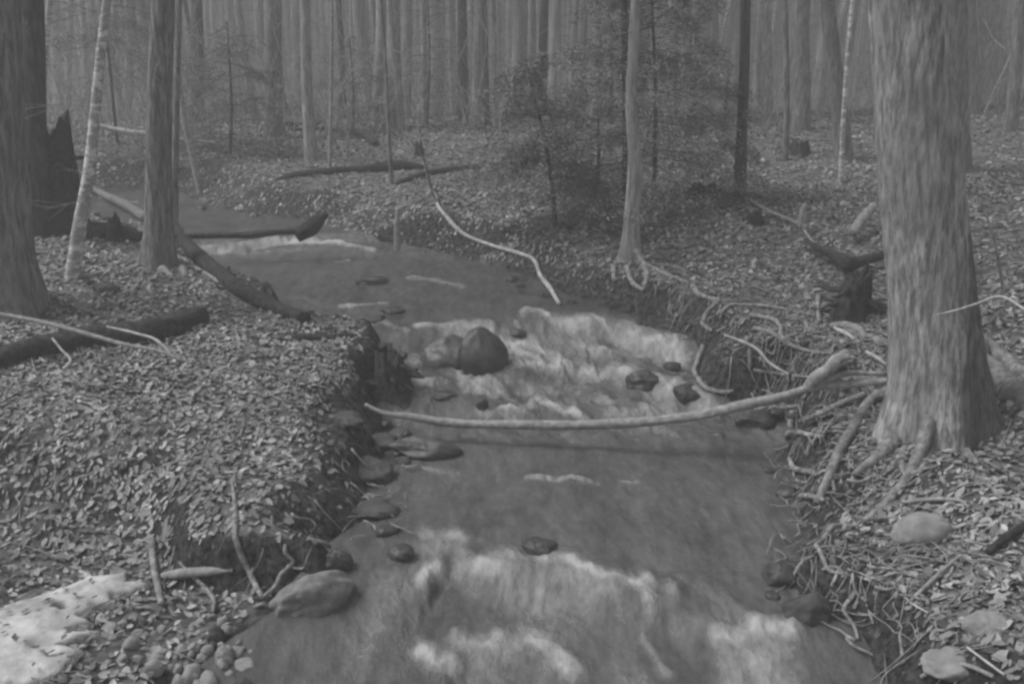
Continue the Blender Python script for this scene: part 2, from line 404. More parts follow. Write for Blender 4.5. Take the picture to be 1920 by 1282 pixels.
# ------------------------------------------------------------------ water sheet with foam
FOAM = [([(960,1075),(1060,1090),(1150,1120)],34,.6),([(820,1015),(900,1050)],26,.6),([(1010,1140),(1090,1150),(1180,1170)],34,.5),([(1380,1230),(1440,1235),(1450,1290)],40,.6),([(900,1230),(1000,1240),(1040,1290)],38,.55),([(1230,1120),(1300,1160),(1380,1170)],30,.3),([(700,1090),(760,1120),(700,1200)],40,.3),  # polyline in photo pixels on the water, half width px, strength
 ([(785,1215),(820,1238),(855,1245)],13,.9),([(860,1207),(900,1202),(945,1222)],15,1),([(930,1200),(1000,1200),(1040,1222),(1068,1268)],18,1),
 ([(1345,1190),(1380,1202),(1430,1174),(1480,1180)],14,1),([(1360,1210),(1372,1290)],20,.5),([(1420,1200),(1430,1290)],26,.5),([(1000,1215),(990,1290)],28,.3),([(860,1230),(880,1290)],40,.4),
 ([(800,1000),(860,1006),(940,1040)],11,.8),([(790,1090),(800,1072),(860,1070),(935,1064)],9,.9),([(880,1020),(900,1065)],22,.5),
 ([(950,1040),(1070,1052),(1130,1086),(1200,1097)],10,.9),([(1000,1078),(1100,1086),(1170,1112)],18,.35),([(1010,1112),(1060,1128),(1150,1118)],14,.8),
 ([(1213,1090),(1216,1135)],11,1),([(1272,1086),(1262,1112)],13,.8),([(1030,1140),(1040,1190)],30,.35),([(1120,1140),(1130,1190)],30,.3),([(1330,1110),(1340,1160)],20,.25),
 ([(1205,1205),(1230,1235),(1250,1265)],6,.6),([(780,1080),(700,1180),(640,1280)],60,.28),([(1150,1260),(1200,1290)],40,.3),
 ([(990,896),(1080,899),(1120,905)],4,.6),([(1160,902),(1195,906)],3,.6),([(800,880),(860,890)],6,.35),
 ([(866,688),(900,712),(960,738)],16,1),([(890,705),(980,716)],22,.7),([(850,610),(900,618),(1000,650),(1060,680)],13,1),([(940,655),(1010,668)],14,.6),
 ([(970,608),(986,583),(1010,582),(1040,606)],6,1),([(1035,612),(1130,608),(1200,640),(1255,660)],20,1),([(1030,640),(1120,655),(1200,672)],16,.7),
 ([(950,690),(1060,680),(1150,690),(1180,702)],11,.9),([(1190,722),(1262,716),(1222,748)],13,.9),([(1210,765),(1270,742),(1330,765)],11,.9),
 ([(780,713),(870,716)],5,.7),([(900,775),(985,768),(1005,750),(1040,762),(1090,778)],7,.9),([(1140,778),(1250,768),(1340,772)],10,.75),([(1000,720),(1100,745),(1200,770)],30,.4),([(1060,700),(1150,730)],30,.4),
 ([(640,575),(725,570)],4,.8),([(640,612),(720,603),(762,622)],5,.8),([(770,520),(820,526),(865,538)],7,.8),([(600,490),(655,490)],4,.6),([(640,520),(720,516)],4,.5),([(780,610),(860,608)],4,.8),([(560,560),(700,600)],20,.2),
 ([(350,468),(450,461),(540,455),(640,457),(700,468)],3,1.3),([(380,478),(600,468)],5,.35),([(185,372),(260,380)],3,.4),([(1180,830),(1240,845)],5,.4),([(900,630),(960,700)],25,.3)]
nv, nu = 1100, 260
vy = np.concatenate([np.linspace(1.5, 9, 820), np.linspace(9.01, 16.6, nv-820)])
uu = np.linspace(0, 1, nu)
WX = XL(vy)[:, None]-.25 + (XR(vy)-XL(vy)+.5)[:, None]*uu[None, :]
# smooth the sheet's side lines a little so that faces stay regular
WY = np.repeat(vy[:, None], nu, 1)
WZ = zw(WX, WY)
foam = np.zeros_like(WX)
for pts, w, s in FOAM:
    P = []
    for x, y in pts:
        d = ray(x, y); X_, Y_, Z_ = d[0]*TT, d[1]*TT, CZ+d[2]*TT
        b = np.nonzero(Z_ < zw(X_, Y_))[0]; i = b[0]; P.append((X_[i], Y_[i], Z_[i]))
    P = np.array(P); sc = mpp(P.mean(0))
    # rows are foreshortened on the flat water: widen along Y
    fy = 1.8
    a = w*sc*1.15+.01
    for (p, q) in zip(P[:-1], P[1:]):
        px, py = (WX-p[0]), (WY-p[1])/fy; qx, qy = q[0]-p[0], (q[1]-p[1])/fy
        t = np.clip((px*qx+py*qy)/(qx*qx+qy*qy+1e-9), 0, 1)
        d2 = (px-t*qx)**2+(py-t*qy)**2
        foam = np.maximum(foam, s*np.exp(-(d2/(a*a))**.75))
foam = np.clip(foam*np.clip(-.15+2.1*fbm(WX*6+WY*2, WY*3.5, 66, 4), 0, 1.3) + .35*sst((fbm(WX*5+WY*3, WY*4, 67, 4)-.5)/.2)*sst((WY-6.5)/.3)*(1-sst((WY-8.1)/.4)), 0, 1.3)
rip = (fbm(WX*7, WY*3.2, 60, 4)-.5)
rip2 = (fbm(WX*20, WY*9, 64, 3)-.5)
rap = sst((WY-6.5)/.3)*(1-sst((WY-8.1)/.4))
calm = .45 + .8*np.clip(foam*1.5, 0, 1) + .4*(WY < 4.9) + .6*rap
WZ = WZ + .05*rap*(fbm(WX*4+WY*2, WY*3, 68, 3)-.5)*2
chop = np.clip(foam*1.2, 0, 1)+.5*rap
WZ = WZ + .028*chop*(.5-np.abs(fbm(WX*9+WY*3, WY*6, 81, 4)-.5)*4)*.6
WZ = WZ + rip*.05*calm + rip2*.016*calm + foam*.03*(fbm(WX*16, WY*9, 61, 3)) 
ii = (np.arange(nv-1)[:, None]*nu+np.arange(nu-1)[None, :])
Fq = np.stack([ii, ii+1, ii+nu+1, ii+nu], -1).reshape(-1, 4)
w_o = mesh('water', np.stack([WX, WY, WZ], -1).reshape(-1, 3), Fq, M['water'], attrs={'foam': foam.ravel()})
tag(w_o, kind='structure')

# ------------------------------------------------------------------ leaf litter
def leaves():
    pos = []
    for y0, y1, rho in ((3.0, 8, 1250), (8, 13, 620), (13, 22, 260), (22, 34, 70)):
        wl_ = y1*.56+1.2; n = int(rho*(y1-y0)*2*wl_)
        pos.append(np.stack([NR.uniform(-wl_, wl_, n), NR.uniform(y0, y1, n)], -1))
    P = np.vstack(pos); X, Y = P[:, 0], P[:, 1]
    k = np.abs(X) < Y*.56+1.0; X, Y = X[k], Y[k]
    z = h(X, Y); e = .03
    sx, sy = (h(X+e, Y)-h(X-e, Y))/(2*e), (h(X, Y+e)-h(X, Y-e))/(2*e)
    slope = np.hypot(sx, sy)
    wlv = zw(X, Y); wet = (Y < 16) & (X > XL(Y)-.4) & (X < XR(Y)+.4)
    p = 1-.85*sst((slope-.7)/1.1)
    p = p*np.where((Y < np.interp(X, *YB)) & (X < 0), .45, 1)
    so = soilness(X, Y); p = p*(1-.66*so)
    p = p*(.55+.9*sst((fbm(X*1.3, Y*1.3, 90, 3)-.3)/.3)).clip(0, 1)
    k = (NR.random(len(X)) < p) & ~(wet & (z < wlv+.03)); k2 = k
    X, Y, z, sx, sy = X[k], Y[k], z[k], sx[k], sy[k]; n = len(X)
    print('leaves', n)
    a = NR.uniform(0, 2*np.pi, n); size = (.012+.032*NR.beta(1.3, 2.4, n))/np.sqrt(1+slope[k]**2)*(1+.35*sst((Y-14)/8))
    K = 8; th = np.linspace(0, 2*np.pi, K, endpoint=False)
    rr = np.array([1.2, .85, .72, .8, .95, .8, .72, .85])
    lx = (np.cos(th)*rr)[None, :]*np.ones((n, 1)); ly = (np.sin(th)*rr)[None, :]*NR.uniform(.5, 1.0, n)[:, None]
    lx = lx*NR.uniform(.8, 1.2, (n, K)); ly = ly*NR.uniform(.75, 1.25, (n, K))
    c1 = NR.uniform(-.4, .9, n)[:, None]; c2 = NR.uniform(-.4, .6, n)[:, None]
    lz = c1*np.abs(ly)+c2*lx*lx*.5
    lx = np.concatenate([lx, np.zeros((n, 1))], 1); ly = np.concatenate([ly, np.zeros((n, 1))], 1); lz = np.concatenate([lz, np.zeros((n, 1))], 1)
    tx, ty = NR.normal(0, .26, n)[:, None], NR.normal(0, .26, n)[:, None]
    # local frame: rotate, tilt, follow slope
    ca, sa = np.cos(a)[:, None], np.sin(a)[:, None]
    gx_, gy_, gz_ = (lx*ca-ly*sa)*size[:, None], (lx*sa+ly*ca)*size[:, None], lz*size[:, None]
    gz_ = gz_ + gx_*(tx+sx[:, None].clip(-1.2, 1.2)) + gy_*(ty+sy[:, None].clip(-1.2, 1.2))
    off = NR.uniform(.002, .018, n)
    V = np.stack([X[:, None]+gx_, Y[:, None]+gy_, (z+off)[:, None]+gz_], -1).reshape(-1, 3)
    base = (np.arange(n)*(K+1))[:, None]; j = np.arange(K)[None, :]
    T = np.stack([base+j, base+(j+1) % K, base+K+0*j], -1).reshape(-1, 3)
    tone = (.06+.25*NR.beta(1.4, 2.1, n))*(.45+1.1*fbm(X*3.2, Y*3.2, 44, 4)); tone = np.repeat(tone*(1-.45*so[k2]), K+1)
    o = mesh('leaf_litter', V, T, M['leaf'], smooth=False, attrs={'tone': tone})
    tag(o, 'curled dead leaves covering both banks and the forest floor', 'leaves', kind='stuff')
leaves()

def twigs():
    b = MB()
    for k in range(1300):
        Y = R.uniform(3.2, 9) if k < 600 else R.uniform(9, 20)
        X = R.uniform(-Y*.56, Y*.56)
        if k % 3 == 0: X = abs(X)
        if float(XL(Y))-.0 < X < float(XR(Y))+.05: continue
        a = R.uniform(0, 6.28); L = R.uniform(.08, .42)
        q = []
        n = 4
        for i in range(n):
            s = (i/(n-1)-.5)*L; x, y = X+math.cos(a)*s+R.uniform(-.015, .015), Y+math.sin(a)*s+R.uniform(-.015, .015)
            q.append((x, y))
        q = np.array(q); z = h(q[:, 0], q[:, 1]); z = np.linspace(z[0], z[-1], n)*.5+z*.5+.022+NR.uniform(0, .02, n)
        b.tube(np.column_stack([q, z]), [R.uniform(.002, .006), .0015], 4, n=5)
    o = b.build('twig_litter', M['wood']); tag(o, 'thin broken twigs strewn over the dead leaves', 'twigs', kind='stuff')
twigs()

# ------------------------------------------------------------------ trees
def limbs(b, p, d, L, r, lvl, a=0.):
    n = 5; q = [p]
    d = np.array(d, float); d /= np.linalg.norm(d)
    for i in range(n):
        d = d+np.array([R.gauss(0, .10), R.gauss(0, .10), R.gauss(.02, .07)]); d /= np.linalg.norm(d)
        q.append(q[-1]+d*L/n)
    b.tube(q, [r, r*.35], 5 if lvl else 4, n=7, a=a)
    if lvl > 0:
        for i in range(4 if lvl > 1 else 3):
            k = R.randint(1, n); e = d+np.array([R.gauss(0, .8), R.gauss(0, .8), R.gauss(.15, .4)])
            limbs(b, q[k], e, L*R.uniform(.35, .65), r*.5, lvl-1, a)
def crown_mesh(H, spread, seed):
    R.seed(seed); b = MB()
    for i in range(13):
        z = H*(.62+.34*i/12); a = i*2.4+R.random()
        limbs(b, np.array([0, 0, z]), (math.cos(a), math.sin(a), .9), spread*(1.2-.6*i/12), .003*H, 2)
    return b
def twig_branches(b, P, rad, z0, z1, n, L, each=None):
    """fine dead branches low on a trunk given by points P"""
    P = np.asarray(P)
    for k in range(n):
        z = R.uniform(z0, z1); c = np.array([np.interp(z, P[:, 2], P[:, 0]), np.interp(z, P[:, 2], P[:, 1]), z])
        a = R.uniform(0, 6.28)
        if each: b = MB()
        limbs(b, c, (math.cos(a), math.sin(a), R.uniform(-.35, .3)), R.uniform(.3, 1)*L, R.uniform(.003, .006), 1)
        if each: b.build('branch', M['wood'], each[0], each[1])
def bark_disp(seed, amp, flare=.0, fz=.3, lobes=5, k=7, ph=0):
    def f(A, L):
        c = np.cos(A)*k; s = np.sin(A)*k
        n = fbm(c+s*.7+seed*3.1, L*3.2+s*1.3, seed, 4)
        r = 1+amp*(n-.5)*2 + .03*(fbm(np.cos(A)+seed, np.sin(A)+L*.7, seed+5, 2)-.5)*2
        if flare: r = r+flare*np.exp(-L/fz)*(.6+.55*np.cos(lobes*A+ph+seed)+.2*np.cos(3*A+seed))
        return r
    return f
def tree(name, label, pts, wpx, mat, H=11, base=None, flare=.45, seg=20, seed=1, twig=10, tl=.8, roots=(), crown=True, group=None, cat='tree', amp=.05, rings=70, Y=None, fz=.2, rootmat='root', bk=7, twigz=(.6, 4.5)):
    """pts: trunk centre line in photo pixels, first = foot; wpx: widths in pixels at those points"""
    p0 = hit(*pts[0]) if Y is None else at_Y(pts[0][0], pts[0][1], Y)
    if p0[1] > 23.5:                                # foot lies just behind the ridge
        p0 = at_Y(pts[0][0], pts[0][1], 21.0+(seed % 4)*.5); p0[2] = min(p0[2], float(h(p0[0], p0[1])))
    Yb = p0[1]
    P = [np.array([p0[0], Yb, p0[2]-.12])]; Rd = [wpx[0]*mpp(p0)/2]
    for (x, y), w in zip(pts[1:], wpx[1:]):
        q = at_Y(x, y, Yb); P.append(q); Rd.append(w*mpp(q)/2)
    top = P[-1]; d = (P[-1]-P[-2]); d /= np.linalg.norm(d); d = d+np.array([0, 0, 1.2]); d /= np.linalg.norm(d)
    if len(pts) > 1:
        Hh = max(H-top[2], 1); P.append(top+d*Hh*.5); Rd.append(Rd[-1]*.75); P.append(top+d*Hh); Rd.append(Rd[-1]*.2)
    # resample with more rings near the foot
    n = rings; Ps = smooth_line(P, n*3); cum = np.linalg.norm(np.diff(Ps, axis=0), axis=1).cumsum(); cum = np.concatenate([[0], cum])
    s = cum[-1]*np.linspace(0, 1, n)**1.7
    Pq = np.stack([np.interp(s, cum, Ps[:, i]) for i in range(3)], -1)
    pc = np.concatenate([[0], np.cumsum(np.linalg.norm(np.diff(np.array(P), axis=0), axis=1))])
    rq = np.interp(s/cum[-1]*pc[-1], pc, Rd)
    root = empty(name, p0); tag(root, label, cat, group)
    b = MB(); b.add(*tube(Pq, rq, seg, bark_disp(seed, amp, flare, fz, k=bk), True)); tr = b.build('trunk', M[mat], root, p0)
    if twig:
        R.seed(seed*7+1); twig_branches(None, Pq, rq, p0[2]+twigz[0], p0[2]+twigz[1], twig, tl, (root, p0))
    if crown and H > 9.5:
        b = crown_mesh(H, 2.0, seed); o = b.build('crown', M['bark'], root); o.location = (top[0]-p0[0]+d[0]*2, top[1]-p0[1]+d[1]*2, -p0[2])
    for rp in roots:
        path, w0, w1 = rp
        Q = []
        for i, c in enumerate(path):
            q = hit(c[0], c[1]); lift = c[2] if len(c) > 2 else .0
            Q.append(q+np.array([0, -.02, .012+lift]))
        st = (Q[0]+np.array([p0[0], p0[1], 0])*1.2)/2.2; st[2] = p0[2]+.10+.35*Rd[0]; Q = [st]+Q if path[0][0] != 1298 else Q
        Q = np.array(Q); m = mpp(Q.mean(0)); b = MB()
        b.tube(Q, [w0*m*.6, w0*m/2, (w0+w1)*m/4, w1*m/2], 14, bark_disp(seed+3, .06, k=3), n=len(path)*7); b.build('root', M[rootmat], root, p0)
    return root

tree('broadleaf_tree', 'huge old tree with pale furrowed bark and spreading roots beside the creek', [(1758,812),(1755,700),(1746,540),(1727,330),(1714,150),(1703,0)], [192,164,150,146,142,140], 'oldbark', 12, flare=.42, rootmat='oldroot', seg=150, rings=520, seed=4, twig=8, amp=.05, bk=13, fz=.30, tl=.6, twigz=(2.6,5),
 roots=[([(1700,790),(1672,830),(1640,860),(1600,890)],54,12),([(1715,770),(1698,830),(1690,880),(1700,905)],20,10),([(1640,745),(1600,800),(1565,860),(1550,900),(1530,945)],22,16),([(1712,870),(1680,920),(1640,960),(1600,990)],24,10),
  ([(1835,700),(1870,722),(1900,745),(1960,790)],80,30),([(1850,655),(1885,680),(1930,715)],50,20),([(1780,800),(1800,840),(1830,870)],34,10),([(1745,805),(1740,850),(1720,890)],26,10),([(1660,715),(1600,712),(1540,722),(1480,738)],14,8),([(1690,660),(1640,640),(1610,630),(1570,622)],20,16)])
tree('broadleaf_tree', 'grey trunk cut by the left edge of the photo, beyond the dark log', [(8,582),(6,480),(-2,250),(-8,0)], [150,106,92,86], 'bark', 12, flare=.3, seg=40, rings=120, seed=9, twig=4, fz=.22)
tree('birch_tree', 'leaning slender birch with pale patchy bark on the left bank', [(130,520),(150,420),(166,330),(184,150),(200,0)], [27,25,22,18,16], 'birch', 10, flare=.15, seed=3, twig=10, amp=.03)
tree('broadleaf_tree', 'straight mid-grey tree with root flare where the left bank meets the creek', [(297,498),(298,440),(297,300),(300,150),(306,0)], [76,54,47,45,42], 'bark', 12, flare=.3, seg=40, rings=140, seed=5, twig=12, amp=.06,
 roots=[([(320,470),(335,490),(350,520)],26,10),([(280,485),(262,500),(240,510)],22,8),([(300,495),(310,510),(325,520)],24,8)])
tree('sapling', 'thin pole sapling just right of the mid-grey bank tree', [(326,424),(330,250),(334,100),(337,0)], [13,12,11,10], 'bark', 8, flare=.1, seg=10, rings=30, seed=6, twig=8, tl=.5)
tree('sapling', 'short slanting pole sapling leaning left over the far pool edge', [(378,358),(360,290),(345,220),(336,150)], [14,12,10,7], 'wood', 4, flare=.1, seg=10, rings=30, seed=12, twig=6, tl=.4, crown=False)
tree('broadleaf_tree', 'broad grey trunk beyond the pool with small stump at its foot', [(513,258),(512,150),(512,0)], [38,32,31], 'bark', 13, flare=.25, seg=24, seed=13, twig=26, tl=1.4)
tree('broadleaf_tree', 'slimmer pale trunk right of the broad grey trunk beyond the pool', [(584,302),(577,200),(572,0)], [26,21,19], 'bark_light', 12, flare=.2, seg=20, seed=14, twig=22, tl=1.2)
tree('broadleaf_tree', 'pale trunk rising above the two dark fallen logs mid-distance', [(741,242),(739,120),(738,0)], [32,26,24], 'bark_light', 13, flare=.2, seg=24, seed=15, twig=16, tl=1.3)
tree('sapling', 'thin crooked sapling standing in front of the pale trunk above the dark logs', [(735,345),(728,230),(722,100),(714,0)], [8,7,6,5], 'bark', 7, flare=.1, seg=10, rings=40, seed=16, twig=14, tl=.7)
tree('broadleaf_tree', 'slender two-tone tree with exposed roots on the undercut right bank', [(1181,490),(1184,430),(1190,300),(1183,190),(1188,90),(1192,0)], [44,32,25,21,20,18], 'bark_light', 10, flare=.3, seg=24, rings=120, seed=17, twig=8,
 roots=[([(1178,488),(1178,512),(1186,532),(1207,546)],13,7),([(1196,490),(1208,505),(1212,525),(1205,545)],15,7),([(1206,495),(1232,508),(1262,522),(1290,532)],11,7),([(1298,538),(1316,556),(1340,563),(1372,565)],10,8),([(1160,490),(1150,510),(1152,530)],14,8)])
tree('broadleaf_tree', 'dark straight tree on the slope right of the hemlock boughs', [(1386,372),(1391,250),(1396,120),(1398,0)], [27,20,19,18], 'bark_dark', 11, flare=.2, seg=20, seed=18, twig=14)
tree('broadleaf_tree', 'broad hazy trunk with a dark foot near the ridge, left of the leaning pair', [(1503,246),(1503,120),(1502,0)], [38,30,28], 'bark', 13, flare=.15, seg=20, seed=19, twig=12)
tree('sapling', 'slim trunk in front of the broad hazy trunk near the ridge', [(1474,303),(1475,150),(1472,0)], [12,11,10], 'bark', 9, flare=.1, seg=12, rings=30, seed=20, twig=8)
tree('broadleaf_tree', 'leaning trunk behind the thin pale birch on the right slope', [(1586,298),(1572,190),(1560,90),(1551,0)], [36,30,29,28], 'bark', 12, flare=.2, seg=24, seed=21, twig=10)
tree('birch_tree', 'thin pale wavy birch standing against the leaning trunk on the right slope', [(1577,345),(1581,230),(1588,120),(1598,0)], [10,9,8,7], 'birch', 8, flare=.1, seg=10, rings=40, seed=22, twig=6)
tree('broadleaf_tree', 'trunk half hidden behind the right side of the huge old tree', [(1795,322),(1792,200),(1790,0)], [54,46,44], 'bark', 13, flare=.2, seg=24, seed=23, twig=6)
tree('broadleaf_tree', 'tall broad hazy trunk right of the huge old tree, back from the slope', [(1868,196),(1864,100),(1858,0)], [52,46,44], 'bark_light', 13, flare=.15, seg=24, seed=24, twig=6)
tree('broadleaf_tree', 'narrow leaning trunk near the right edge of the photo', [(1896,247),(1906,120),(1914,0)], [26,22,20], 'bark', 12, flare=.2, seg=20, seed=25, twig=5)
tree('broadleaf_tree', 'hazy trunk with dark flared foot just beyond the huge old tree', [(1822,217),(1820,100),(1816,0)], [34,28,26], 'bark', 13, flare=.35, seg=20, seed=26, twig=5)
tree('broadleaf_tree', 'dark bent trunk with curved foot behind the saplings at left', [(362,222),(372,180),(372,100),(368,0)], [30,24,22,20], 'bark_dark', 12, flare=.3, seg=20, seed=27, twig=14)
tree('birch_tree', 'pale-patched birch stem above the broken stump at top left', [(76,300),(82,120),(94,0)], [18,14,12], 'birch', 11, flare=.1, seg=12, rings=40, seed=28, twig=8)
tree('broadleaf_tree', 'grey trunk close behind the left edge tree and the broken stump', [(66,440),(64,250),(60,0)], [52,44,42], 'bark_dark', 12, flare=.2, seg=24, seed=29, twig=6)
tree('sapling', 'slim sapling between the pale trunk and the broad grey trunk, foot at the far logs', [(617,318),(621,180),(622,0)], [8,7,6], 'wood', 7, flare=.1, seg=8, rings=24, seed=30, twig=12)
tree('broadleaf_tree', 'slim dark trunk curving up left of the crooked sapling', [(640,205),(642,120),(634,0)], [16,12,11], 'bark_dark', 12, flare=.2, seg=12, seed=31, twig=16)
tree('broadleaf_tree', 'dark mid-width trunk standing on the ridge left of the hemlock boughs', [(869,222),(868,120),(866,0)], [24,20,18], 'bark_dark', 12, flare=.2, seg=16, seed=32, twig=14)
tree('broadleaf_tree', 'narrow light trunk on the ridge directly left of the dark tree on the slope', [(1440,204),(1438,100),(1436,0)], [24,20,19], 'bark_light', 12, flare=.2, seg=16, seed=33, twig=10)
tree('broadleaf_tree', 'dark spindly trunk hidden among the hemlock boughs behind the two-tone tree', [(1174,392),(1174,280),(1172,100),(1170,0)], [18,15,13,12], 'bark_dark', 10, flare=.2, seg=14, seed=34, twig=10)

# background wood: each trunk a thing, copied from five prototypes
def copy_tree(o, parent=None):
    c = o.copy(); COL.objects.link(c); c.parent = parent
    for ch in o.children: copy_tree(ch, c)
    return c
PRO = []
gl = 'hazy narrow trunk in the dense wood beyond the ridge at the top of the photo'
for k, (r, mt) in enumerate([(.16, 'far'), (.12, 'far'), (.19, 'bark_light'), (.09, 'bark_dark'), (.14, 'far'), (.11, 'bark_light')]):
    R.seed(100+k); H = 13
    P = [np.array([R.gauss(0, .05)*i, R.gauss(0, .05)*i, -.3+i*(H+.3)/5]) for i in range(6)]
    root = empty('far_tree', (0, 0, 0)); tag(root, gl, 'tree', 'trunks of the far wood')
    b = MB(); q = smooth_line(P, 26); b.add(*tube(q, np.linspace(r, r*.35, 26), 12, bark_disp(k+40, .06, .25, .35))); b.build('trunk', M[mt], root, (0, 0, 0))
    b = crown_mesh(H, 2.2, 200+k); twig_branches(b, q, None, .8, 6.5, 26, 1.5); b.build('crown', M['bark'], root, (0, 0, 0))
    PRO.append(root)
R.seed(55)
first = [True]*6; cnt = 0; placed = []
for k in range(2000):
    if cnt >= 290: break
    Y = 19.0+43*R.random()**1.5; X = R.uniform(-.60, .60)*Y
    x_img = CX+F*X/(Y*math.cos(TH)+1.3*math.sin(TH))
    if Y < 24 and (x_img < 640 or 1380 < x_img < 1640): continue
    if x_img < 640 and R.random() < .15: continue
    if any(abs(X-a)/Y < .006 and abs(Y-b) < 8 for a, b in placed): continue
    if any((X-a)**2+(Y-b)**2 < .8 for a, b in placed): continue
    placed.append((X, Y)); cnt += 1; i = R.randrange(6)
    o = PRO[i] if first[i] else copy_tree(PRO[i]); first[i] = False
    s = R.choice((.45, .6, .8, 1, 1.25))*R.uniform(.9, 1.1)
    SECT = [(60,'left of the leaning birch'),(190,'behind the leaning birch'),(290,'between birch and bank tree'),(500,'right of the bank tree'),(572,'behind the broad grey trunk'),(735,'right of the slimmer pale trunk'),(868,'above the dark logs'),(1030,'right of the dark ridge trunk'),(1185,'left of the two-tone tree'),(1390,'behind the larger hemlock'),(1500,'right of the dark slope tree'),(1640,'right of the broad hazy trunk'),(1800,'behind the huge old tree'),(9999,'right of the huge old tree')]
    sec = next(t_ for lim, t_ in SECT if x_img < lim)
    wv_ = [.16, .12, .19, .09, .14, .11][i]*s/Y; wd_ = 'broad' if wv_ > .0052 else 'slim' if wv_ > .0034 else 'thin'
    tn_ = ['grey', 'pale', 'grey', 'dark', 'pale', 'grey'][i]; ds_ = 'nearer' if Y < 32 else 'farther' if Y < 46 else 'farthest'
    o['label'] = f'{wd_} {tn_} trunk in the {ds_} wood {sec}'; o['group'] = f'{wd_} {tn_} trunks of the {ds_} wood {sec}'
    o.location = (X, Y, float(h(X, Y))); o.rotation_euler = (R.gauss(0, .02), -X/Y*.22+R.gauss(0, .022), R.uniform(0, 6.28)); o.scale = (s, s, 1)

# far-off wood read as one mass
def far_wood():
    R.seed(77); b = MB()
    for k in range(2600):
        Y = R.uniform(48, 125); X = R.uniform(-.72, .72)*Y
        z = 1.25+.12*max(Y-50, 0)+.05*max(abs(X)-20, 0); l = R.gauss(0, .25)
        r = R.uniform(.08, .2); b.add(*tube(np.array([(X, Y, z-.3), (X+l*.5, Y, z+6), (X+l, Y, z+12)]), np.array([r, r*.8, r*.4]), 5, None, False))
    o = b.build('far_wood', M['farwood']); tag(o, 'mass of pale far-off trunks closing the view between the nearer trees', 'wood', kind='stuff')
far_wood()
def brush():
    R.seed(78); b = MB()
    for k in range(2600):
        Y = R.uniform(16.5, 46); X = R.uniform(-.6, .6)*Y
        if X > 0 and Y < 24 and R.random() < .8: continue
        z = float(h(X, Y, False)); H = R.uniform(.7, 2.8)
        p = np.array([X, Y, z-.1]); d = (R.gauss(0, .35), R.gauss(0, .35), 1)
        limbs(b, p, d, H, R.uniform(.006, .014), 1)
    o = b.build('undergrowth', M['twig']); tag(o, 'bare twiggy undergrowth between the distant trunks', 'brush', kind='stuff')
brush()

# young hemlocks: feathery drooping boughs
def conifer(label, foot, top, rw, boughs, z0, mat='bark_dark', seed=1, dens=1.0, low=.1, Y=None):
    R.seed(seed); rg = np.random.default_rng(seed)
    p0 = hit(*foot) if Y is None else np.array([at_Y(foot[0], foot[1], Y)[0], Y, float(h(at_Y(foot[0], foot[1], Y)[0], Y))])
    t = at_Y(top[0], top[1], p0[1])
    root = empty('hemlock_tree', p0); tag(root, label, 'conifer')
    b = MB(); Pt = [p0-np.array([0, 0, .1]), p0*.65+t*.35+np.array([.05, 0, 0]), t]; q = smooth_line(Pt, 20)
    b.add(*tube(q, np.linspace(.03, .01, 20), 8))
    bm_ = b; V = []; tn = []
    Hh = t[2]-p0[2]
    for k in range(boughs):
        f = min(max(low+(1-low)*((k+.5)/boughs)**1.0+R.gauss(0, .035), .03), .99); c = np.array([np.interp(f, np.linspace(0, 1, 20), q[:, i]) for i in range(3)])
        a = k*2.399+R.uniform(-.8, .8); L = rw*(1.0-f*.65)*R.uniform(.35, 1.2)
        d = np.array([math.cos(a), math.sin(a), R.uniform(-.3, .45)])
        pts = [c+d*L*s+np.array([0, 0, -.28*L*s*s]) for s in (0, .35, .7, 1)]
        ql = smooth_line(pts, 14); bm_.add(*tube(ql, np.linspace(.0045, .002, 14), 4))
        side = np.cross(d, [0, 0, 1]); side /= np.linalg.norm(side)
        n = int(1150*dens*L); s = rg.uniform(.08, 1, n)**.8
        base = np.stack([np.interp(s, np.linspace(0, 1, 14), ql[:, i]) for i in range(3)], -1)
        wd = .5*L*(1-s*.75)*rg.uniform(-1, 1, n)
        ctr = base+side*wd[:, None]+d*np.abs(wd)[:, None]*.5+np.stack([0*s, 0*s, -.25*np.abs(wd)-rg.uniform(-.05, .11, n)], -1)
        keep = vn(s*6+k, wd*9/L+k, seed) > .5; ctr = ctr[keep]; n = len(ctr)
        V.append(ctr); tn.append(rg.uniform(.09, .26, n))
    C = np.vstack(V); n = len(C); tn = np.concatenate(tn)
    u = rg.normal(0, 1, (n, 3)); u[:, 2] *= .35; u /= np.linalg.norm(u, axis=1)[:, None]
    w = np.cross(u, rg.normal(0, 1, (n, 3))*np.array([.3, .3, 1])); w /= np.linalg.norm(w, axis=1)[:, None]+1e-6
    l = rg.uniform(.012, .03, n)[:, None]; w = w*rg.uniform(.004, .009, n)[:, None]
    VV = np.stack([C-u*l, C+w, C+u*l, C-w], 1).reshape(-1, 3); Fq = np.arange(n*4).reshape(-1, 4)
    bm_.build('trunk', M[mat], root, p0)
    o = mesh('crown', VV-p0, Fq, M['needle'], root, smooth=False, attrs={'tone': np.repeat(tn, 4)})
    return root
conifer('young hemlock with thin dark stem standing left of the two-tone tree', (1043,425), (985,110), 1.15, 64, 0, seed=5, dens=1.1, low=.28)
conifer('larger dark hemlock filling the gap right of the two-tone tree', (1225,380), (1215,-120), 2.0, 104, 0, seed=6, dens=1.15, low=.12)
conifer('low hemlock seedling behind the two-tone tree with boughs near the leaves', (1110,392), (1120,180), 1.1, 34, 0, seed=7, dens=.9, low=.05)
conifer('hemlock with sparse drooping boughs at the top left, behind the leaning birch', (220,270), (150,-260), 2.4, 60, 0, seed=8, dens=1.0, low=.3)
conifer('small feathery hemlock beyond the far pool, left of the broad grey trunk', (430,290), (425,40), 1.5, 40, 0, seed=9, dens=.9, low=.15)
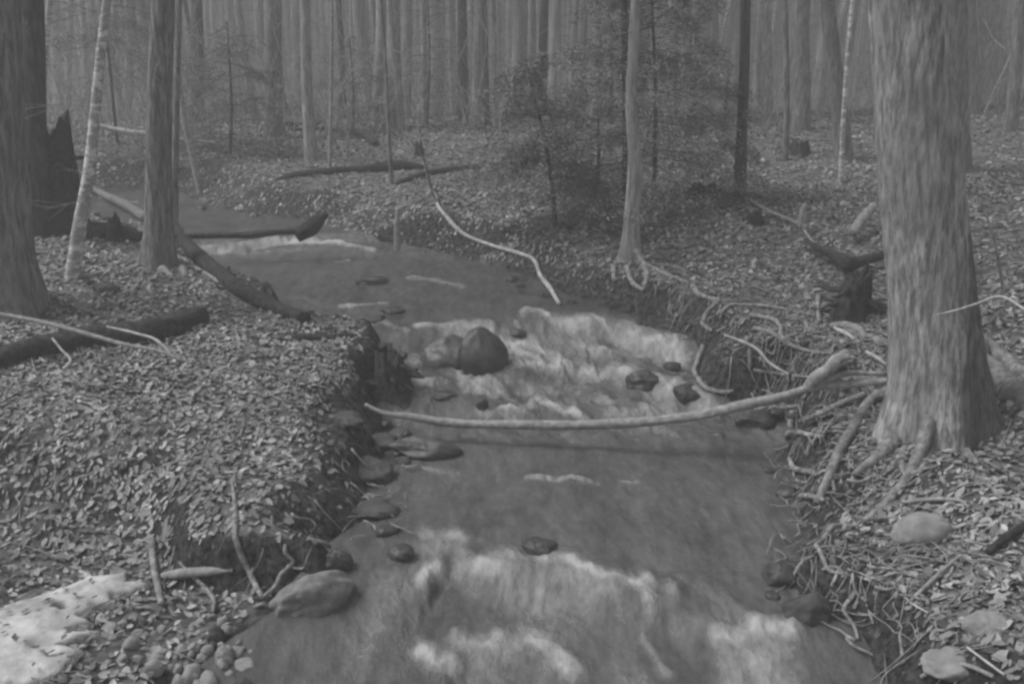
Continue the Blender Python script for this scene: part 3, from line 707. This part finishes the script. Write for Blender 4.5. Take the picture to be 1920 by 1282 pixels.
conifer('sparse hemlock far back between the pale trunk and the dark ridge trunk', (800,235), (800,-60), 1.9, 44, 0, seed=10, dens=.4, low=.1)
conifer('faint hemlock boughs low beside the huge old tree on the far slope', (1655,215), (1660,90), 1.2, 26, 0, seed=11, dens=.3, low=.1)
conifer('spreading hemlock sapling behind the slim dark curving trunk', (660,250), (655,70), 1.5, 36, 0, seed=13, dens=.9, low=.1)

# ------------------------------------------------------------------ logs and sticks
def stick(name, label, pts, w, mat, cat, follow=True, lift=0., group=None, extra=(), seg=10, amp=.10, Yend=None, n=None, seed=1, jag=False):
    """pts in photo pixels; follow=True lays every point on the surface, else Y runs evenly between the ends"""
    H0 = [hit(x, y) for x, y in (pts if follow else (pts[0], pts[-1]))]
    if follow: Q = np.array(H0)
    else:
        Ya, Yb = (H0[0][1], H0[-1][1]) if Yend is None else Yend
        d = np.concatenate([[0], np.cumsum([math.dist(a, b) for a, b in zip(pts, pts[1:])])]); d /= d[-1]
        Q = np.array([at_Y(x, y, Ya+(Yb-Ya)*s) for (x, y), s in zip(pts, d)])
    w = np.atleast_1d(w).astype(float); m = np.array([mpp(q) for q in Q]); rr = np.interp(np.linspace(0, 1, len(Q)), np.linspace(0, 1, len(w)), w)*m/2
    Q[:, 2] += rr*.6*(1 if follow else 0)+lift
    kids = len(extra) > 0
    c = Q.mean(0)
    b = MB(); b.tube(Q, rr, seg, bark_disp(seed, amp*1.7, k=2.5), n=n or len(pts)*12)
    if not kids: o = b.build(name, M[mat], None, c); tag(o, label, cat, group); return o
    root = empty(name, c); tag(root, label, cat, group); b.build('stem', M[mat], root, c)
    for pname, ep, ew, em in extra:
        i0 = min(range(len(pts)), key=lambda i: math.dist(pts[i], ep[0])); q0 = Q[i0]
        E = [at_Y(x, y, q0[1]-.02*j) for j, (x, y) in enumerate(ep)]
        mm = mpp(q0); b = MB(); b.tube(np.array(E), np.array(ew)*mm/2, 8, bark_disp(seed+1, .08, k=2), n=len(ep)*6); b.build(pname, M[em], root, c)
    return root
stick('fallen_log', 'thick dark mossy log lying on the leaves at far left', [(-60,700),(40,668),(120,652),(200,640),(270,635),(330,620),(380,605)], [30,44,52,50,48,46], 'moss', 'log', lift=-.02, seg=26, seed=41, amp=.14, n=90)
stick('fallen_pole', 'pale smooth pole spanning the creek from bank to huge tree, with forked stub', [(684,758),(710,771),(770,781),(840,792),(960,796),(1100,796),(1200,791),(1300,780),(1400,758),(1470,742),(1520,727),(1600,720),(1668,714)], [7,13,17,15,19,17,19,18,19,20,15,15,11], 'wood', 'pole', follow=False, extra=[('branch', [(1512,730),(1532,706),(1556,690),(1575,672),(1594,668)], [18,25,22,26,12], 'wood'), ('branch', [(1520,727),(1570,704),(1664,700)], [13,11,7], 'wood')], seg=18, n=140, seed=42, Yend=(6.75, 6.2))
stick('dead_branch', 'thin bleached branch bent down the far bank into the creek', [(800,330),(815,370),(832,405),(868,443),(920,465),(965,478),(1000,492),(1012,520),(1030,545),(1048,575)], [3,4,6,7,8,7,8,8,10,7], 'pale', 'branch', seg=10, n=90, seed=43, lift=.02)
stick('dead_branch', 'dark thin branch end standing from the bleached branch up the far bank', [(818,378),(805,340),(795,300),(770,262)], [4,5,4,2], 'moss', 'branch', follow=False, Yend=(11.6, 12.6), seed=44)
stick('fallen_log', 'dark straight log sloping from the bank tree down to the water', [(322,440),(360,478),(410,520),(450,552),(510,582),(572,605)], [34,30,30,30,30,26], 'moss', 'log', lift=.0, seg=20, n=80, seed=45, amp=.12)
stick('fallen_pole', 'bark-bare pole lying alongside the sloping dark log', [(325,478),(360,500),(400,524),(446,552)], [9,9,8,7], 'wood', 'pole', seg=8, seed=46)
stick('fallen_log', 'submerged mossy weir log with water spilling over below the upper pool', [(318,444),(380,441),(450,440),(520,434),(590,430)], [8,12,14,11,12], 'bark_dark', 'log', follow=False, Yend=(10.75, 10.95), seg=20, n=70, seed=47, amp=.4)
stick('broken_log', 'dark jagged log end sticking up at the right end of the weir', [(556,440),(582,426),(600,412),(612,400)], [30,30,24,12], 'moss', 'log', follow=False, Yend=(10.9, 11.1), seg=14, n=30, seed=48, amp=.25)
stick('fallen_log', 'stripped log slanting into the upper pool behind the leaning birch', [(160,350),(195,372),(235,392),(275,418)], [8,14,18,18], 'bark', 'log', seg=14, n=40, seed=49, lift=.02, amp=.15)
stick('fallen_log', 'black wet log lying at the foot of the leaning birch', [(150,440),(190,446),(230,448),(268,452)], [30,36,32,20], 'moss', 'log', seg=16, n=40, seed=50, amp=.2)
stick('fallen_pole', 'long pale fallen trunk crossing behind the bank tree beyond the pool', [(170,232),(215,243),(275,252),(340,262),(405,268)], [8,10,10,8,5], 'pale', 'pole', follow=False, seg=10, n=50, seed=51, Yend=(15.6, 16.0))
stick('fallen_log', 'long dark log lying on leaves above the upper reach', [(500,348),(560,332),(620,326),(690,322),(760,318),(792,318)], [8,13,15,15,24,12], 'moss', 'log', seg=12, n=60, seed=52)
stick('fallen_log', 'thin dark log running right from under the crooked dead branch', [(744,348),(790,332),(850,322),(900,318),(960,312),(1012,304)], [9,12,12,14,12,7], 'moss', 'log', seg=12, n=60, seed=53)
stick('dead_branch', 'arched dark branch on the leaves beneath the broad grey trunk', [(540,248),(600,246),(650,252),(685,262),(706,276)], [5,7,9,12,14], 'moss', 'branch', seg=8, seed=54, lift=.03)
stick('fallen_log', 'short dark log pointing at the water from the left bank', [(515,640),(560,636),(610,636),(668,634)], [8,14,14,12], 'moss', 'log', seg=12, n=40, seed=55)
stick('fallen_branch', 'long thin stick crossing over the thick mossy log', [(-20,585),(60,600),(150,622),(230,645),(310,662),(345,678)], [7,9,9,8,6], 'wood', 'stick', follow=False, seg=8, n=50, seed=56, Yend=(7.2, 6.7))
stick('fallen_branch', 'thin dark stick on leaves from mossy log end toward the stump', [(350,680),(430,694),(500,702),(580,714),(690,722)], [6,8,9,7,4], 'bark', 'stick', seg=8, n=40, seed=57)
stick('fallen_branch', 'curved bleached twig arching over the end of the mossy log', [(200,612),(255,625),(297,640),(315,658),(326,672)], [3,5,5,5,3], 'pale', 'stick', follow=False, seg=6, seed=58, Yend=(7.0, 6.75))
stick('fallen_branch', 'pale short twig poking from under the mossy log', [(98,634),(115,655),(132,678),(120,692)], [4,5,5,8], 'pale', 'stick', follow=False, seg=6, seed=59, Yend=(6.75, 6.6))
stick('fallen_branch', 'faint curved stick on leaves between leaning birch and bank tree', [(75,522),(140,524),(190,512),(260,488)], [5,5,5,3], 'wood', 'stick', seg=6, seed=60)
stick('fallen_branch', 'long sloping stick resting on the slope behind the tangled roots', [(1405,385),(1440,408),(1490,430),(1525,468)], [4,6,6,4], 'wood', 'stick', seg=6, seed=61, lift=.06)
stick('fallen_pole', 'short pale pole slanting against the slope left of the huge old tree', [(1598,438),(1615,412),(1638,386)], [18,19,17], 'wood', 'pole', follow=False, seg=10, seed=62, Yend=(9.6, 9.9))
stick('fallen_branch', 'short upright stub stick left of the slanting pale pole', [(1500,425),(1504,400),(1510,382)], [9,10,9], 'wood', 'stick', follow=False, seg=8, seed=63, Yend=(10.0, 10.05))
stick('dead_branch', 'bent pale twig held out in front of the huge old trunk at right', [(1925,582),(1876,556),(1830,570),(1790,582),(1755,590)], [4,5,5,3,2], 'pale', 'branch', follow=False, seg=6, seed=64, Yend=(4.7, 5.4))
stick('sapling', 'slim upright twig stem meeting the bent pale twig at the right edge', [(1882,560),(1876,510),(1862,440),(1838,370)], [7,6,5,3], 'wood', 'sapling', follow=False, seg=6, seed=65, Yend=(5.9, 6.2))
stick('fallen_branch', 'thin white crooked stick leaning through the tangled roots', [(1358,628),(1390,640),(1420,655),(1440,678),(1478,702)], [5,6,6,6,4], 'pale', 'stick', follow=False, seg=6, seed=66, Yend=(7.0, 6.7))
stick('fallen_branch', 'bleached splinter stick just above the forked stub of the crossing pole', [(1562,640),(1590,655),(1600,662)], [5,8,6], 'pale', 'stick', seg=6, seed=67, lift=.1)
stick('fallen_branch', 'white broken stick wedged against the left side of the huge old tree', [(1622,676),(1640,686),(1660,700)], [7,8,6], 'pale', 'stick', seg=6, seed=68, lift=.06)
stick('fallen_branch', 'long straight stick lying above the smooth boulder on the right bank', [(1690,952),(1740,948),(1800,950),(1815,962)], [7,9,8,5], 'wood', 'stick', seg=8, seed=69, lift=.03)
stick('fallen_branch', 'dark slanting stick at right edge below the smooth boulder', [(1850,1048),(1885,1020),(1930,992)], [14,16,14], 'moss', 'stick', seg=8, seed=70, lift=.03)
stick('fallen_branch', 'pale slanting stick on leaves lowest right, above round stone', [(1705,1142),(1740,1108),(1775,1075),(1800,1055)], [7,8,7,5], 'wood', 'stick', seg=8, seed=71, lift=.04)
stick('fallen_branch', 'short white straw-like twig crossing the pale slanting stick', [(1688,1128),(1712,1148),(1738,1163)], [3,4,3], 'pale', 'stick', seg=6, seed=72, lift=.04)
stick('fallen_branch', 'curved root-like stick bowed across the bottom right corner', [(1725,1285),(1760,1266),(1810,1264),(1860,1285)], [8,9,9,8], 'wood', 'stick', seg=8, seed=73, lift=.04)
stick('fallen_branch', 'thin pale sticks end pointing up at the bottom edge right', [(1810,1232),(1840,1255),(1880,1285)], [4,5,5], 'pale', 'stick', seg=6, seed=74, lift=.05)
stick('sapling_stub', 'short pale upright stub at the far water edge of the upper reach', [(745,470),(744,430),(746,392)], [13,12,9], 'wood', 'stub', follow=False, Yend=(10.15, 10.2), seg=10, seed=85)
stick('split_wood', 'flat pale split of wood lying under the left bank overhang', [(306,1092),(350,1088),(400,1084),(438,1080)], [14,20,18,8], 'wood', 'wood', seg=8, seed=75, lift=.03)
for lab, pts, w in [
 ('exposed root hooking down to the waterline from the undercut right bank', [(1318,655),(1309,680),(1308,715),(1325,735),(1352,742),(1375,740)], [10,9,9,9,10,8]),
 ('pale looped root arching off the tangled bank above the rapids', [(1350,598),(1365,582),(1400,580),(1440,582),(1478,588)], [9,7,7,6,5]),
 ('root curving around the small dark hollow in the tangled bank', [(1405,600),(1440,605),(1462,620),(1470,645),(1490,660)], [9,9,8,8,7]),
 ('root twisting down the left end of the tangled bank', [(1348,572),(1326,592),(1318,612),(1335,628)], [9,10,9,8]),
 ('long root sloping right through the middle of the tangled bank', [(1415,625),(1450,635),(1480,655),(1520,668),(1560,672)], [10,9,9,8,6]),
 ('thick pale root elbow beside the huge old tree', [(1555,622),(1585,622),(1610,630),(1622,645)], [12,16,15,10]),
 ('short vertical root hanging at the centre of the tangled bank', [(1400,640),(1405,670),(1407,695)], [10,8,8]),
 ('dark upright root behind the tangled bank below the uprooted stump', [(1534,560),(1533,585),(1536,610)], [9,8,8]),
 ('upright pale root stub right of the dark upright root', [(1568,572),(1566,592),(1570,612)], [9,8,8]),
 ('thin root lying just above the crossing pole, pale end to the left', [(1412,703),(1450,708),(1500,714),(1540,716)], [8,6,5,4]),
 ('root end pointing left just beneath the crossing pole', [(1415,776),(1450,772),(1482,772),(1500,768)], [6,8,8,5]),
 ('knotted root below the crossing pole nearest the water', [(1485,780),(1482,800),(1500,822),(1545,830)], [12,11,10,8]),
 ('stout root slanting under the crossing pole toward the huge tree', [(1500,800),(1540,785),(1580,765),(1620,750)], [10,12,12,12]),
 ('short curled root at the waterline below the knotted root', [(1480,870),(1490,890),(1515,895),(1530,900)], [10,12,11,6]),
 ('pale stubby root end jutting at the water edge', [(1500,940),(1520,942),(1545,948)], [10,11,8]),
 ('bare root bending down toward the dark hollow on the right bank', [(1560,995),(1545,1015),(1540,1050),(1555,1078),(1590,1082)], [9,10,10,9,6]),
 ('zigzag root hanging down to the water at lower right', [(1602,1100),(1600,1120),(1582,1150),(1600,1180),(1608,1205)], [8,9,8,7,6]),
 ('fine forked root below the zigzag root at lower right', [(1585,1208),(1600,1222),(1620,1232),(1635,1238)], [6,7,6,4]),
 ('stout upright root standing before the left bank overhang', [(286,1020),(288,1060),(296,1105),(304,1140)], [13,14,14,12]),
 ('long thin root running down the left bank to the elongated boulder', [(436,912),(442,960),(444,1025),(468,1080),(492,1128)], [6,9,12,11,9]),
 ('elbowed root left of the elongated boulder', [(536,1028),(536,1045),(550,1060),(528,1085),(515,1110),(492,1128)], [7,8,9,10,10,6]),
 ('short pale root above the elongated boulder', [(578,1020),(600,1026),(620,1036)], [6,8,6]),
 ('forked spindly root in front of the split of wood', [(336,1060),(356,1080),(385,1110),(402,1132),(400,1155)], [5,8,9,9,6])]:
    hang = 'hang' in lab or 'upright' in lab or 'standing' in lab or 'running down' in lab or 'elbowed' in lab or 'hook' in lab or 'bending' in lab or 'spindly' in lab or 'twisting' in lab or 'vertical' in lab
    stick('exposed_root', lab, pts, w, 'root', 'root', follow=True, seg=8, amp=.14, seed=len(lab), lift=.02 if hang else .03, group='roots laid bare along the creek banks')

def tangle():
    R.seed(91); b = MB()
    for k in range(820):
        if k >= 330: x, y = (R.uniform(1220, 1690), R.uniform(545, 830)) if k < 660 else (R.uniform(1430, 1700), R.uniform(780, 1200))
        elif k < 200: x, y = R.uniform(1230, 1690), R.uniform(545, 820)
        elif k < 250: x, y = R.uniform(1450, 1680), R.uniform(780, 1000)
        elif k < 290: x, y = R.uniform(1540, 1900), R.uniform(960, 1280)
        else: x, y = R.uniform(470, 760), R.uniform(800, 1080)
        if x > 1200 and 660 < y < 860 and x < 1330+(y-660)*.9: continue
        q = hit(x, y, h); a = R.uniform(-.6, 1.6); L = R.uniform(.10, .45)*(.7 if 290 <= k < 330 else 1); kk = .12 if k % 2 else .55; n = 6; P = []
        X_, Y_ = q[0], q[1]; z0 = None
        for i in range(n):
            a += R.gauss(0, kk); X_ += math.cos(a)*L/n; Y_ += math.sin(a)*L/n
            z = max(float(surf(X_, Y_)), 0)+.012+abs(R.gauss(0, .02)); z0 = z if z0 is None else .6*z0+.4*z
            P.append((X_, Y_, max(z0, z-.02)))
        b.tube(P, [R.choice((.003, .004, .006, .010)), R.uniform(.0015, .004)], 6, bark_disp(k, .2, k=2), n=14)
    o = b.build('root_tangle', M['root']); tag(o, 'tangle of fine bare roots and sticks matted over the creek banks', 'roots', kind='stuff')
tangle()

# ------------------------------------------------------------------ rocks and stumps
def ico(sub):
    import bmesh
    bm = bmesh.new(); bmesh.ops.create_icosphere(bm, subdivisions=sub, radius=1)
    V = np.array([v.co[:] for v in bm.verts]); T = np.array([[v.index for v in f.verts] for f in bm.faces]); bm.free(); return V, T
ICO5, ICO3 = ico(5), ico(3)
def rock(name, label, x, yb, w, hh, mat, seed, depth=.8, rot=0, tilt=0, lump=.22, group=None, cat='rock', hi=True, sink=.3):
    """x, yb: photo pixel of the middle of the waterline/ground contact; w, hh: size in pixels"""
    p = hit(x, yb); m = mpp(p); V, T = ICO5 if hi else ICO3
    n = fbm(V[:, 0]*1.4+seed*7.7+V[:, 2]*.6, V[:, 1]*1.4+V[:, 2]*1.1+seed, seed, 3)-.5
    rs = np.random.default_rng(seed); dirs = rs.normal(0, 1, (9, 3)); dirs /= np.linalg.norm(dirs, axis=1)[:, None]
    cut = np.min(np.where(V@dirs.T > .05, rs.uniform(.62, .95, 9)/np.maximum(V@dirs.T, .05), 9), axis=1); V = V*np.minimum(cut, 1)[:, None]**(.75 if name == 'pebble' or lump > .13 else .3)
    n2 = fbm(V[:, 0]*6+V[:, 2]*2+seed, V[:, 1]*6-V[:, 2]*3, seed+9, 3)-.5
    U = V*(1+lump*2*n+.11*n2)[:, None]
    rx = w*m/2; rz = hh*m/2/.8; ry = rx*depth
    U = U*np.array([rx, ry, rz])
    ct, st = math.cos(tilt), math.sin(tilt); U = np.stack([U[:, 0]*ct-U[:, 2]*st, U[:, 1], U[:, 0]*st+U[:, 2]*ct], -1)
    o = mesh(name, U, T, M[mat]); o.rotation_euler.z = rot
    o.location = (p[0], p[1]+ry*.55, p[2]+rz*(1-2*sink)*.9); tag(o, label, cat, group); return o
rock('boulder', 'dark domed wet boulder in the middle of the rapids', 903, 692, 100, 112, 'wetrock', 1, .9, sink=.47, lump=.1)
rock('boulder', 'low submerged wet rock joined to the left of the domed boulder', 842, 684, 112, 74, 'midrock', 2, sink=.45, lump=.16)
rock('boulder', 'small upright dark rock in front of the domed boulder', 905, 778, 26, 40, 'wetrock', 3)
rock('boulder', 'low dark rock just left of the small upright rock', 835, 752, 52, 20, 'wetrock', 4)
rock('boulder', 'long flat dark rock at left water edge under the crossing pole', 795, 858, 130, 42, 'wetrock', 5, .5, tilt=-.08)
rock('boulder', 'elongated boulder with pale dry top at lower left waterline', 584, 1146, 165, 84, 'greyrock', 6, .62, rot=.7, tilt=.12, sink=.36, lump=.2)
rock('boulder', 'dark wet stone tucked behind the elongated boulder', 632, 1075, 60, 50, 'wetrock', 7)
rock('boulder', 'smooth pale rounded boulder nestled in leaves on the right bank', 1733, 1022, 112, 62, 'rock', 8, .7, tilt=.2, lump=.06, sink=.25)
rock('boulder', 'rounded grey stone among leaves near the right edge', 1858, 1185, 80, 46, 'rock', 9, .8, lump=.16, sink=.45)
rock('boulder', 'broad pale stone at the bottom edge of the right bank', 1800, 1265, 120, 50, 'rock', 10, .8, lump=.16, sink=.5)
rock('boulder', 'dark rock beside the hooked root at the foot of the rapids', 1288, 750, 56, 32, 'wetrock', 11)
rock('boulder', 'black rock under the crossing pole at the right water edge', 1420, 808, 80, 40, 'wetrock', 12)
rock('boulder', 'large dark hollow-sided rock at the water edge lower right', 1530, 1170, 110, 70, 'darkrock', 13, sink=.42)
rock('boulder', 'dark rock behind the large hollow-sided rock', 1470, 1098, 80, 52, 'wetrock', 14)
rock('boulder', 'glinting wet stone breaking the surface at the lower fall', 1010, 1034, 84, 32, 'wetrock', 15, sink=.47)
rock('boulder', 'small dark stone at the left end of the lower fall', 752, 1048, 54, 26, 'wetrock', 16)
rock('boulder', 'tiny dark stone in the ripple line of the middle pool', 1072, 906, 20, 9, 'wetrock', 17, hi=False)
rock('boulder', 'low wet stone in the upper reach nearest the far bank', 697, 533, 62, 16, 'wetrock', 18)
rock('boulder', 'low dark stone in the upper reach above the left bank log', 738, 588, 44, 14, 'wetrock', 19)
rock('boulder', 'flat wet stone at the left lip of the rapids', 700, 604, 50, 12, 'wetrock', 20)
rock('boulder', 'small smooth rock at the top right of the domed boulder', 968, 632, 42, 16, 'wetrock', 21)
rock('boulder', 'wet rock shoulder within the right side of the rapids', 1208, 728, 70, 40, 'wetrock', 22, sink=.4)
rock('boulder', 'dark wet rock at the foot of the left bank below the long flat rock', 700, 968, 90, 30, 'darkrock', 23, sink=.4)
rock('boulder', 'mossy dark block in the left bank face', 690, 900, 100, 44, 'darkrock', 24, sink=.4)
rock('boulder', 'rounded mossy rock on the left bank face above the long flat rock', 715, 838, 60, 28, 'darkrock', 25, sink=.4)
rock('boulder', 'mossy hump on the left bank beneath the end of the crossing pole', 645, 800, 70, 26, 'darkrock', 26)
rock('boulder', 'dark angular stone beside the pebbles on the gravel beach', 402, 1204, 34, 34, 'darkrock', 27)
rock('boulder', 'pale angular stone right of the dark angular stone on the gravel beach', 420, 1245, 44, 42, 'rock', 28, lump=.3)
rock('boulder', 'dark round clod between the leaning birch and mossy log', 195, 550, 46, 28, 'darkrock', 29, lump=.4)
rock('boulder', 'pale flat rock at the foot of the broad grey trunk', 535, 258, 26, 14, 'rock', 30)
rock('boulder', 'broad low boulder behind the slimmer pale trunk', 560, 237, 90, 22, 'darkrock', 31)
R.seed(12)
for k in range(60):
    x, y = R.uniform(170, 470), R.uniform(1160, 1290)
    if x < 330 and y > 1225 and R.random() < .5: x += 100
    if y < 1190 and x > 420: continue
    s = 12+28*R.random()**1.7*(1.2 if y > 1220 else .8)
    PM = 'rock' if R.random() < .75 else 'darkrock'; sz = 'large' if s > 30 else 'middling' if s > 21 else 'small'
    rock('pebble', f"{sz} {'pale' if PM == 'rock' else 'dark'} pebble {'at the bottom edge' if y > 1250 else 'in the middle' if y > 1205 else 'at the upper end'} of the gravel beach, {'beside the snow' if x < 300 else 'halfway to the water' if x < 390 else 'nearest the water'}", x, y, s, s*R.uniform(.55, .85), PM, 100+k, R.uniform(.7, 1), R.uniform(0, 3), lump=.35, hi=False, sink=.42, group='pebbles on the gravel beach', cat='pebble')
# stones along the water edges
R.seed(13)
for k in range(46):
    Y = R.uniform(4.6, 14); side = R.random() < .5; X = float(XL(Y)) - R.uniform(-.08, .15) if side else float(XR(Y))+R.uniform(-.08, .15)
    z = float(surf(X, Y)); V, T = ICO3; s = R.uniform(.03, .085); sd_ = 300+k
    n = fbm(V[:, 0]*1.5+sd_, V[:, 1]*1.5+V[:, 2], sd_, 3)-.5
    o = mesh('stone', V*(1+.9*n)[:, None]*np.array([s, s*.8, s*.5]), T, M['wetrock' if R.random() < .6 else 'darkrock']); o.location = (X, Y, z+.005); o.rotation_euler.z = R.uniform(0, 3)
    tag(o, 'fist-sized %s stone at the %s edge of the %s' % (('wet' if 'wet' in o.data.materials[0].name else 'mossy'), 'left' if side else 'right', 'middle pool below the rapids' if Y < 6.7 else 'rapids' if Y < 8.4 else 'upper reach below the weir' if Y < 10.7 else 'upper pool above the weir'), 'stone', 'small stones along the water edge')

def stump(name, label, x, yb, w, hpx, mat, seed, topw=.8, jag=.25, lean=0, spikes=0, cat='stump', parts=()):
    p = hit(x, yb); m = mpp(p); H = hpx*m; r = w*m/2; nr, seg = 40, 48
    A = np.linspace(0, 2*np.pi, seg, endpoint=False); t = np.linspace(0, 1, nr)
    AA, T_ = np.meshgrid(A, t)
    top = 1+jag*(fbm(np.cos(A)*2+seed, np.sin(A)*2, seed, 3)-.5)*2
    z = T_*H*top[None, :]-.12*(1-T_)
    rr = r*(1+(topw-1)*T_+.5*np.exp(-T_*7)*(.6+.5*np.cos(4*AA+seed)))*(1+.18*(fbm(np.cos(AA)*4+seed, np.sin(AA)*4+T_*2, seed+2, 4)-.5)*2)
    V = np.stack([rr*np.cos(AA)+lean*z, rr*np.sin(AA), z], -1).reshape(-1, 3)
    # hollow top ring
    V2 = np.stack([rr[-1]*.6*np.cos(A)+lean*z[-1], rr[-1]*.6*np.sin(A), z[-1]-.25*r], -1); V = np.vstack([V, V2, [[lean*H, 0, H*.6]]])
    i = np.arange(nr)[:, None]*seg; j = np.arange(seg)[None, :]; j2 = (j+1) % seg
    Q = np.stack([i+j, i+j2, i+seg+j2, i+seg+j], -1).reshape(-1, 4)
    Tt = np.stack([nr*seg+j[0], nr*seg+j2[0], np.full(seg, (nr+1)*seg)], -1)
    root = empty(name, p); tag(root, label, cat)
    b = MB(); b.add(V, Q, Tt); b.build('stump_body', M[mat], root, (0, 0, 0))
    R.seed(seed)
    for k in range(spikes):
        a = R.uniform(0, 6.28); L = R.uniform(.8, 1.5)*r
        P = [np.array([math.cos(a)*r*.5, math.sin(a)*r*.5, H*R.uniform(.2, .8)])]
        for q in range(3): P.append(P[-1]+np.array([math.cos(a+R.gauss(0, .4)), math.sin(a), R.uniform(-.5, .3)])*L/3)
        b = MB(); b.tube(P, [r*.14, r*.05], 6, n=10); b.build('root', M[mat], root, (0, 0, 0))
    return root
stump('broken_stump', 'tall dark broken stump with jagged top behind the leaning birch', 112, 436, 96, 200, 'moss', 3, .62, .22, .04, spikes=6)
stump('mossy_stump', 'low mossy root clump at left edge of the rapids', 738, 726, 84, 62, 'moss', 4, .55, .5, -.1, spikes=9)
stump('uprooted_stump', 'dark uprooted stump with root arms left of the huge old tree', 1592, 596, 84, 84, 'moss', 5, .5, .55, .12, spikes=12)
stump('rotten_stump', 'small dark stump on the leaves above the two dark logs', 786, 293, 24, 24, 'moss', 6, .45, .5, 0, spikes=5)
stump('rotten_stump', 'squat black stump on the slope left of the dark straight tree', 1318, 374, 66, 28, 'moss', 7, .6, .5, 0, spikes=3)
stump('rotten_stump', 'low black stump with twin humps below the broad hazy trunk', 1500, 288, 46, 22, 'moss', 8, .6, .6, 0, spikes=4)
stump('rotten_stump', 'small dark stub below the dark straight tree', 1420, 420, 30, 22, 'moss', 9, .8, .4, -.3, spikes=3)
stump('rotten_stump', 'dark jagged stub on the black wet log by the birch foot', 214, 450, 30, 38, 'moss', 10, .7, .5, .1, spikes=2)
stick('dead_branch', 'dark root arm reaching left from the uprooted stump', [(1590,525),(1560,505),(1530,488),(1508,470)], [30,24,14,6], 'moss', 'branch', seg=10, seed=81, lift=.10)
stick('dead_branch', 'dark root arm reaching right from the uprooted stump', [(1596,522),(1625,512),(1662,500)], [26,18,16], 'moss', 'branch', seg=10, seed=82, lift=.10)

# ------------------------------------------------------------------ snow
def snow():
    out = [(-60,1300),(60,1292),(120,1268),(160,1225),(110,1216),(190,1190),(120,1188),(178,1172),(150,1160),(215,1140),(212,1122),(250,1118),(290,1104),(240,1098),(235,1084),(190,1088),(150,1076),(160,1092),(100,1112),(60,1128),(20,1140),(-60,1150)]
    P = np.array([hit(x, y)[:2] for x, y in out])
    x0, x1 = P[:, 0].min()-.05, P[:, 0].max()+.05; y0, y1 = P[:, 1].min()-.05, P[:, 1].max()+.05
    xs = np.arange(x0, x1, .012); ys = np.arange(y0, y1, .012); X, Y = np.meshgrid(xs, ys)
    # signed distance to the outline
    ins = np.zeros(X.shape, bool); dm = np.full(X.shape, 9.)
    for i in range(len(P)):
        a, b = P[i], P[(i+1) % len(P)]
        c = ((a[1] > Y) != (b[1] > Y)) & (X < (b[0]-a[0])*(Y-a[1])/(b[1]-a[1]+1e-12)+a[0]); ins ^= c
        e = b-a; t = np.clip(((X-a[0])*e[0]+(Y-a[1])*e[1])/(e@e), 0, 1); dm = np.minimum(dm, np.hypot(X-a[0]-t*e[0], Y-a[1]-t*e[1]))
    d = np.where(ins, dm, -dm)+.05*(fbm(X*9, Y*9, 70, 4)-.5)
    hole = sst((fbm(X*4.5, Y*7, 71, 3)-.69)/.05)
    Z = h(X, Y, True)+np.where(d > 0, .055*np.sqrt(np.clip(d/.12, 0, 1)), -.05)*(1-hole)-.06*hole+.015*(fbm(X*10, Y*10, 72)-.5)+.012
    nx_, ny_ = len(xs), len(ys); ii = (np.arange(ny_-1)[:, None]*nx_+np.arange(nx_-1)[None, :])
    Fq = np.stack([ii, ii+1, ii+nx_+1, ii+nx_], -1).reshape(-1, 4)
    keep = (d.ravel()[Fq].max(1) > -.012); Fq = Fq[keep]
    used, inv = np.unique(Fq, return_inverse=True); V = np.stack([X, Y, Z], -1).reshape(-1, 3)[used]
    o = mesh('snow_patch', V, inv.reshape(-1, 4), M['snow']); tag(o, 'ragged patch of old white snow melting at the lower left corner', 'snow')
snow()
def snow_leaves():
    V, T = [], []
    for k in range(46):
        q = hit(R.uniform(0, 260), R.uniform(1090, 1275), h); z = float(h(q[0], q[1]))+.078; a = R.uniform(0, 6.28); s_ = R.uniform(.012, .028); b0 = len(V)
        for j in range(8):
            th = j*math.pi/4; rr = s_*(1.2 if j % 4 == 0 else .7)*R.uniform(.8, 1.2); x_, y_ = rr*math.cos(th), rr*.7*math.sin(th)
            V.append((q[0]+x_*math.cos(a)-y_*math.sin(a), q[1]+x_*math.sin(a)+y_*math.cos(a), z+R.uniform(0, .008)))
        V.append((q[0], q[1], z-.002)); T += [(b0+j, b0+(j+1) % 8, b0+8) for j in range(8)]
    o = mesh('leaf_scatter', V, np.array(T), M['leaf'], smooth=False, attrs={'tone': np.repeat(NR.uniform(.04, .16, 46), 9)})
    tag(o, 'few dark dead leaves lying on the old snow', 'leaves', kind='stuff')
snow_leaves()

# ------------------------------------------------------------------ haze
def haze():
    import bmesh
    bm = bmesh.new(); bmesh.ops.create_cube(bm, size=1); me = bpy.data.meshes.new('haze'); bm.to_mesh(me); bm.free()
    o = bpy.data.objects.new('haze', me); COL.objects.link(o)
    o.scale = (360, 320, 34); o.location = (0, 65, 15.0)
    m = bpy.data.materials.new('damp_air'); m.use_nodes = True; t = m.node_tree; t.nodes.clear()
    ou = t.nodes.new('ShaderNodeOutputMaterial'); v = t.nodes.new('ShaderNodeVolumePrincipled')
    v.inputs['Color'].default_value = (.8, .8, .8, 1); v.inputs['Density'].default_value = .0088
    t.links.new(v.outputs[0], ou.inputs['Volume']); me.materials.append(m)
    tag(o, 'thin grey haze hanging through the wood', 'haze', kind='stuff')
haze()
